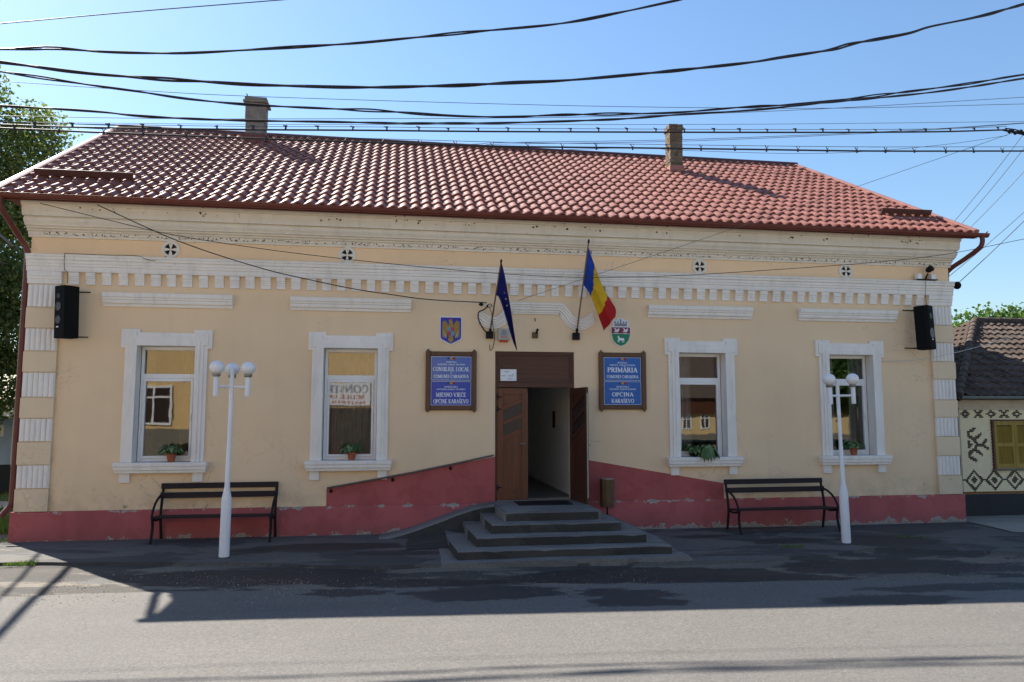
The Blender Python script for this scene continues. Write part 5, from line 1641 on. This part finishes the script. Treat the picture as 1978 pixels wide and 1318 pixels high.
# hipped roof
EX0, EY0, EZ0 = 8.82, .22, 2.40
RY, RX0, RZ = 4.02, 12.62, 4.47
sl2 = math.hypot(RY - EY0, RZ - EZ0); c2, s2 = (RY - EY0) / sl2, (RZ - EZ0) / sl2
b = MB()
b.add([NB(EX0, EY0, EZ0 - .06), NB(HX1 + .3, EY0, EZ0 - .06), NB(HX1 + .3, RY, RZ - .06), NB(RX0, RY, RZ - .06)], [(0, 1, 2, 3)])
b.add([NB(EX0, EY0, EZ0 - .06), NB(RX0, RY, RZ - .06), NB(EX0, 2 * RY - EY0, EZ0 - .06)], [(0, 1, 2)])
b.add([NB(EX0, 2 * RY - EY0, EZ0 - .06), NB(RX0, RY, RZ - .06), NB(HX1 + .3, RY, RZ - .06), NB(HX1 + .3, 2 * RY - EY0, EZ0 - .06)], [(0, 1, 2, 3)])
b.add([NB(EX0, EY0, EZ0 - .065), NB(HX1 + .3, EY0, EZ0 - .065), NB(HX1 + .3, 2 * RY - EY0, EZ0 - .065), NB(EX0, 2 * RY - EY0, EZ0 - .065)], [(3, 2, 1, 0)])
nroof = b.build('roof', m_ntile, nb)
tp2, ts2 = .205, .31
def ntile_rows():
    out = []
    for v, lift in ((ts2 + .03, .002), (ts2 * .45, .016), (.0, .036), (.004, .0)):
        out.append([(u / 6, v, lift + .020 * math.sin(2 * math.pi * u / 6 + .5) + .008) for u in range(7)])
    return out
NT_ = ntile_rows()
tb = MB(); tb.grid([[(u * tp2, v * c2 - h * s2, v * s2 + h * c2) for u, v, h in r][::-1] for r in NT_])
ntm = tb.mesh('tile', m_ntile, 60)
restn = MB(); cnt = 0
for r in range(int(sl2 / ts2) + 1):
    s = r * ts2; y = EY0 + s * c2; z = EZ0 + s * s2
    x = EX0 + (y - EY0)
    x = math.ceil(x / tp2) * tp2
    while x < HX1 + .2:
        if x < 14.3 and cnt < 300 and s + ts2 < sl2 + .1:
            o = instance('tile', ntm, nroof, NB(x, y, z) + Vector((rnd.uniform(-.006, .006), rnd.uniform(-.008, .008), rnd.uniform(-.003, .005))), (0, 0, rnd.uniform(-.02, .02))); cnt += 1
        elif s + ts2 < sl2 + .1:
            restn.grid([[NB(x, y, z) + Vector((u * tp2, v * c2 - h * s2, v * s2 + h * c2)) for u, v, h in rr][::-1] for rr in NT_])
        x += tp2
# the left hip slope
for r in range(int(sl2 / ts2) + 1):
    s = r * ts2; xx = EX0 + s * c2; z = EZ0 + s * s2
    if s + ts2 > sl2 + .1: continue
    y = EY0 + s * c2 + .1
    while y < 2 * RY - EY0 - s * c2 - .2:
        restn.grid([[NB(xx, y, z) + Vector((v * c2 - h * s2, (1 - u) * tp2, v * s2 + h * c2)) for u, v, h in rr][::-1] for rr in NT_])
        y += tp2
restn.build('tiles', m_ntile, nroof, 60, 0, 'stuff')
b = MB()
def capline(A, B_, n):
    for k in range(n):
        p = A.lerp(B_, k / n); q = A.lerp(B_, (k + 1.12) / n)
        b.tube([p, q], [.105, .085], 8)
capline(NB(EX0, EY0, EZ0), NB(RX0, RY, RZ + .01), 16); capline(NB(RX0, RY, RZ + .02), NB(HX1, RY, RZ + .02), 13)
b.build('ridge_tiles', m_ntile, nroof, 50)
b = MB(); ring = []
gy2 = EY0 - .06
for x in (EX0, HX1 + .3):
    ring.append([NB(x, gy2 + .058 * math.cos(math.pi + math.pi * k / 8), EZ0 + .0 + .058 * math.sin(math.pi + math.pi * k / 8)) for k in range(9)])
b.grid([ring[0], ring[1]])
b.tube([NB(EX0, gy2 - .058, EZ0), NB(HX1, gy2 - .058, EZ0)], .008, 6)
b.build('gutter', pbr('grey_green_gutter', (.22, .25, .23), .5, .15, 6, metal=.4), nb, 50)

# ------------------------------------------------------------------ trees
def tree(name, label, loc, blobs, n, leaf, mat, trunk_h, trunk_r, seed, grp='trees around the buildings', zsq=.8, core=.55):
    r_ = random.Random(seed)
    t = thing(name, label, 'tree', loc, 0, grp)
    tr = MB()
    tr.tube([(0, 0, -.2), (.05, 0, trunk_h * .4), (-.05, .05, trunk_h), (0, .1, trunk_h * 1.5)], [trunk_r, trunk_r * .8, trunk_r * .6, trunk_r * .25], 10)
    for (bx, by, bz, br) in blobs:
        tr.tube([(0, 0, trunk_h * .7), (bx * .5, by * .5, trunk_h * .6 + bz * .45), (bx, by, bz)], [trunk_r * .45, trunk_r * .25, trunk_r * .08], 6)
        for _ in range(5):
            e = Vector((r_.gauss(0, 1), r_.gauss(0, 1), r_.gauss(0, 1))).normalized() * br * .85
            tr.tube([(bx, by, bz), (bx + e.x * .5, by + e.y * .5, bz + e.z * .4 + .1), (bx + e.x, by + e.y, bz + e.z)], [trunk_r * .1, trunk_r * .06, .008], 4)
    tr.build('trunk', m_bark, t, 60)
    b = MB()
    tot = sum(q[3] ** 2.2 for q in blobs)
    for (bx, by, bz, br) in blobs:
        nb_ = int(n * br ** 2.2 / tot)
        # leaves gather in sprays
        k = 0
        while k < nb_:
            d = Vector((r_.gauss(0, 1), r_.gauss(0, 1), r_.gauss(0, 1))).normalized()
            rad = br * (core + (1.04 - core) * r_.random() ** .6) * (1 + .22 * mnoise.noise(d * 2.2 + Vector((seed, bx, bz))))
            c = Vector((bx, by, bz)) + Vector((d.x * rad, d.y * rad, d.z * rad * zsq))
            for _ in range(9):
                k += 1
                p = c + Vector((r_.gauss(0, 1), r_.gauss(0, 1), r_.gauss(0, .8))) * leaf * 1.5
                a = Vector((r_.gauss(0, 1), r_.gauss(0, 1), r_.gauss(-.4, .6))).normalized()
                s = a.cross(Vector((r_.gauss(0, 1), r_.gauss(0, 1), r_.gauss(0, 1)))).normalized()
                L = leaf * r_.uniform(.6, 1.3); w = L * .42
                m_ = p + a * L * .5
                b.add([p, m_ - s * w + a.cross(s) * w * .25, p + a * L, m_ + s * w + a.cross(s) * w * .25], [(0, 1, 2, 3)])
    b.build('crown', mat, t)
    return t
m_bark = pbr('tree_bark', (.10, .08, .06), .95, .3, 6, .8, 25)
m_leafA = leaf_mat('broad_leaf', [(.08, .125, .045), (.12, .18, .06), (.16, .22, .08), (.20, .21, .08)], .5)
m_leafB = leaf_mat('walnut_leaf', [(.045, .10, .02), (.075, .15, .03), (.11, .19, .035)], .42)
m_leafC = leaf_mat('dark_needle_leaf', [(.022, .05, .018), (.04, .08, .025), (.07, .11, .03)], .35)
tree('broadleaf_tree', 'tall leafy tree rising above the roof at the left edge', (-16.0, 10.5, .7), [(0, 0, 8.2, 2.6), (1.5, -.3, 6.4, 1.9), (-.8, .5, 10.2, 1.9), (2.2, .2, 8.9, 1.45), (2.75, 0, 7.5, 1.25), (2.4, .3, 10.0, .95), (-2.2, 0, 7.6, 2.0), (1.2, -.6, 4.6, 1.8), (.6, 0, 11.2, 1.0)], 60000, .115, m_leafA, 4.5, .32, 3, core=.4)
tree('dark_tree', 'dark dense tree close behind the left corner of the building', (-12.6, 6.8, 0), [(0, 0, 2.8, 1.15), (.1, .1, 4.0, 1.1), (0, 0, 5.1, .85), (-.9, .3, 3.4, 1.2), (-.6, .2, 4.9, 1.0), (.35, -.1, 5.7, .5), (-1.3, .5, 2.0, 1.1)], 26000, .10, m_leafC, 2.4, .2, 5)
tree('walnut_tree', 'bright green tree behind the brown-roofed house', (20.3, 12.0, 0), [(0, 0, 4.6, 1.7), (1.7, .2, 4.5, 1.55), (-1.3, 0, 4.35, 1.15), (3.2, 0, 4.2, 1.4), (.6, -.3, 5.55, .6), (-2.0, 0, 3.8, .9)], 22000, .15, m_leafB, 2.8, .25, 8)

# ------------------------------------------------------------------ far left: grass, kiosk, low wall
m_grass = leaf_mat('grass_blade', [(.06, .13, .02), (.10, .20, .03), (.15, .24, .05), (.20, .22, .07)], .35)
def grass(name, label, quads, n, h, seed):
    r_ = random.Random(seed); b = MB()
    for _ in range(n):
        x0, x1, y0, y1 = r_.choice(quads)
        x, y = r_.uniform(x0, x1), r_.uniform(y0, y1)
        if mnoise.noise((x * 1.5, y * 1.5, seed)) < -.15: continue
        z = ground_z(x, y) - .02
        a = r_.uniform(0, 6.28); hh = h * r_.uniform(.5, 1.2); w = .006 + h * .03
        dx, dy = math.cos(a) * w, math.sin(a) * w
        lx, ly = r_.gauss(0, .35) * hh, r_.gauss(0, .35) * hh
        b.add([(x - dx, y - dy, z), (x + dx, y + dy, z), (x + lx, y + ly, z + hh)], [(0, 1, 2)])
    o = b.build(name, m_grass); tag(o, label, 'grass', None, 'stuff'); return o
gr = sheet('lawn_soil', -30, -8.75, 30, .9, 4.6, 6, lambda x, y: -.03, pbr('lawn_soil', (.07, .085, .03), .95, .3, 4, .5, 40)); tag(gr, None, kind='structure')
gr = sheet('far_lawn_soil', -34, -8.75, 30, 6.0, 12.5, 6, lambda x, y: -.03, pbr('far_lawn_soil', (.06, .085, .03), .95, .3, 4, .5, 40)); tag(gr, None, kind='structure')
grass('grass', 'sunlit grass left of the building', [(-14, -8.8, .95, 4.5), (-11, -8.8, .95, 2.5), (-16, -9.5, 6.1, 10.5)], 16000, .12, 4)
grass('weeds', 'small weeds in the cracks of the pavement', [(-8.0, -7.35, -2.05, -1.85), (3.7, 4.1, -1.95, -1.8), (6.2, 6.7, -1.35, -1.15), (-8.9, -8.65, -.5, .5)], 1300, .05, 6)
t = thing('blue_kiosk', 'pale blue metal kiosk beyond the lawn at the left edge', 'kiosk', (-13.2, 8.0, 0))
m_kio = pbr('pale_blue_metal', (.30, .40, .58), .5, .08, 4)
b = MB(); b.box(-1.2, .95, 0, 1.6, .72, 1.92); b.box(-1.15, .9, .05, 1.55, 0, .72); b.build('body', m_kio, t, None, .01)
b = MB(); b.box(-1.25, 1.0, -.06, 1.7, 1.92, 1.98); b.build('roof_sheet', M['label'], t)
b = MB(); b.box(-1.15, .9, -.01, .049, .0, .715); b.build('dark_base', m_dark, t)
b = MB()
for x in (-.5, .2, .82): b.box(x, x + .05, -.02, -.001, .74, 1.9)
b.build('post', M['label'], t)
b = MB(); b.box(.3, .6, -.012, -.001, 1.45, 1.75); pl = b.build('plate', M['label'], t)
b = MB(); b.lathe([(.001, 0), (.11, 0), (.11, .004), (.001, .004)], 20, (0, 0, 0), Matrix.Translation((.45, -.012, 1.63)) @ Matrix.Rotation(R_(90), 4, 'X') @ Matrix.Scale(.6, 4, (0, 1, 0))); b.box(.38, .52, -.016, -.0125, 1.49, 1.52); b.build('emblem', M['gold'], pl)
t = thing('garden_wall', 'pale low wall behind the kiosk at the left edge', 'wall', (-16, 13.5, 0))
b = MB(); b.box(-12, 5, 0, .3, 0, 2.3); b.build('wall', m_nwall, t)
b = MB(); b.box(-12.1, 5.1, -.08, .38, 2.3, 2.42); b.build('coping', M['gutter'], t)

# ------------------------------------------------------------------ across the street, behind the viewer (seen mirrored in the windows)
def opposite(label, x0, x1, y, h, wallc, winx, wz, ww, wh, ridge, pz=.75):
    t = thing('opposite_house', label, 'house', ((x0 + x1) / 2, y, 0), 0, 'houses across the street')
    hw = (x1 - x0) / 2
    mw = pbr('opposite_plaster', wallc, .9, .08, 2, .2, 40)
    b = MB(); b.box(-hw, hw, -7, 0, 0, h); b.build('wall', mw, t)
    b = MB(); b.box(-hw - .02, hw + .02, -.3, .05, 0, pz); b.build('plinth', M['mortar'], t)
    b = MB()
    b.add([(-hw - .3, .5, h - .1), (hw + .3, .5, h - .1), (hw + .3, -3.5, ridge), (-hw - .3, -3.5, ridge), (-hw - .3, -7.5, h - .1), (hw + .3, -7.5, h - .1)], [(0, 3, 2, 1), (3, 4, 5, 2)])
    b.build('roof', m_ntile, t)
    for wx in winx:
        c = wx - (x0 + x1) / 2
        b = MB()
        for xa, xb, za, zb in ((c - ww / 2, c - ww / 2 + .08, wz, wz + wh), (c + ww / 2 - .08, c + ww / 2, wz, wz + wh), (c - ww / 2 + .08, c + ww / 2 - .08, wz + wh - .09, wz + wh), (c - ww / 2 + .08, c + ww / 2 - .08, wz, wz + .09), (c - .035, c + .035, wz + .09, wz + wh - .09), (c - ww / 2 + .08, c - .036, wz + wh * .68, wz + wh * .68 + .07), (c + .036, c + ww / 2 - .08, wz + wh * .68, wz + wh * .68 + .07)):
            b.box(xa, xb, .0, .05, za, zb)
        w = b.build('window', M['pvc'], t)
        b = MB(); b.box(c - ww / 2 + .05, c + ww / 2 - .05, .002, .02, wz + .05, wz + wh - .05); b.build('pane', M['doorglass'], w)
    return t
A_ = opposite('orange-yellow house across the street with large white windows', -24, -1.2, -17.2, 6.2, (.70, .48, .22), (-21, -17.8, -14.8, -11.82, -8.8), 1.57, 1.38, 1.55, 8.6, 1.42)
OX = 12.6                                   # the house's own x is world x + 12.6
b = MB(); b.box(-6.8 + OX, -3.5 + OX, .03, .05, 2.36, 3.26); bn_ = b.build('banner', M['paper'], A_)
for word, zz, hh, x_l, ww, mt in (('CONSTRUCT', 2.86, .30, -3.6, 2.5, 'ink'), ('SCULE-UNELTE', 2.62, .15, -3.75, 2.2, 'crestred'), ('MATERIALE', 2.43, .11, -3.7, 1.6, 'crestred')):
    e = MB(); GL.setdefault('M', GL['M']); text_line(e, word, ww / 2, 0, hh, 0, ww, 1.2)
    e.v = [(x_l + OX - v[0], .053 - v[1], zz + v[2]) for v in e.v]; e.f = [f[::-1] for f in e.f]
    e.build('lettering', M[mt], bn_, None, 0, 'stuff')
b = MB(); b.box(-6.9 + OX, -2.9 + OX, .03, .06, .25, 2.2); sf_ = b.build('shop_window', M['doorglass'], A_)
b = MB()
for xx in (-6.9, -4.9, -2.95): b.box(xx + OX, xx + .06 + OX, .055, .09, .25, 2.2)
b.box(-6.9 + OX, -2.9 + OX, .055, .095, 2.2, 2.27); b.build('frame', M['doordark'], sf_)
opposite('low yellow house with small windows across the square', 3.5, 34, -42, 3.3, (.62, .46, .22), (11, 14, 17, 18.6, 20.2, 21.65, 24, 27), .76, .78, 1.08, 6.9, .35)
L_ = bpy.data.objects['opposite_house.001']; b = MB(); b.box(-15.2, 15.2, .0, .25, 1.95, 3.25); b.build('eave_shade_band', M['doordark'], L_)  # dark band added to stand for the shade under the eaves
tree('street_tree', 'broad tree across the street, mirrored in the rightmost window', (24.5, -27, 0), [(0, 0, 4.4, 2.6), (-2, .5, 3.8, 1.9), (2, -.5, 4.0, 2.1), (.3, 0, 6.0, 1.7)], 14000, .22, m_leafB, 3.0, .3, 12, 'trees across the street')
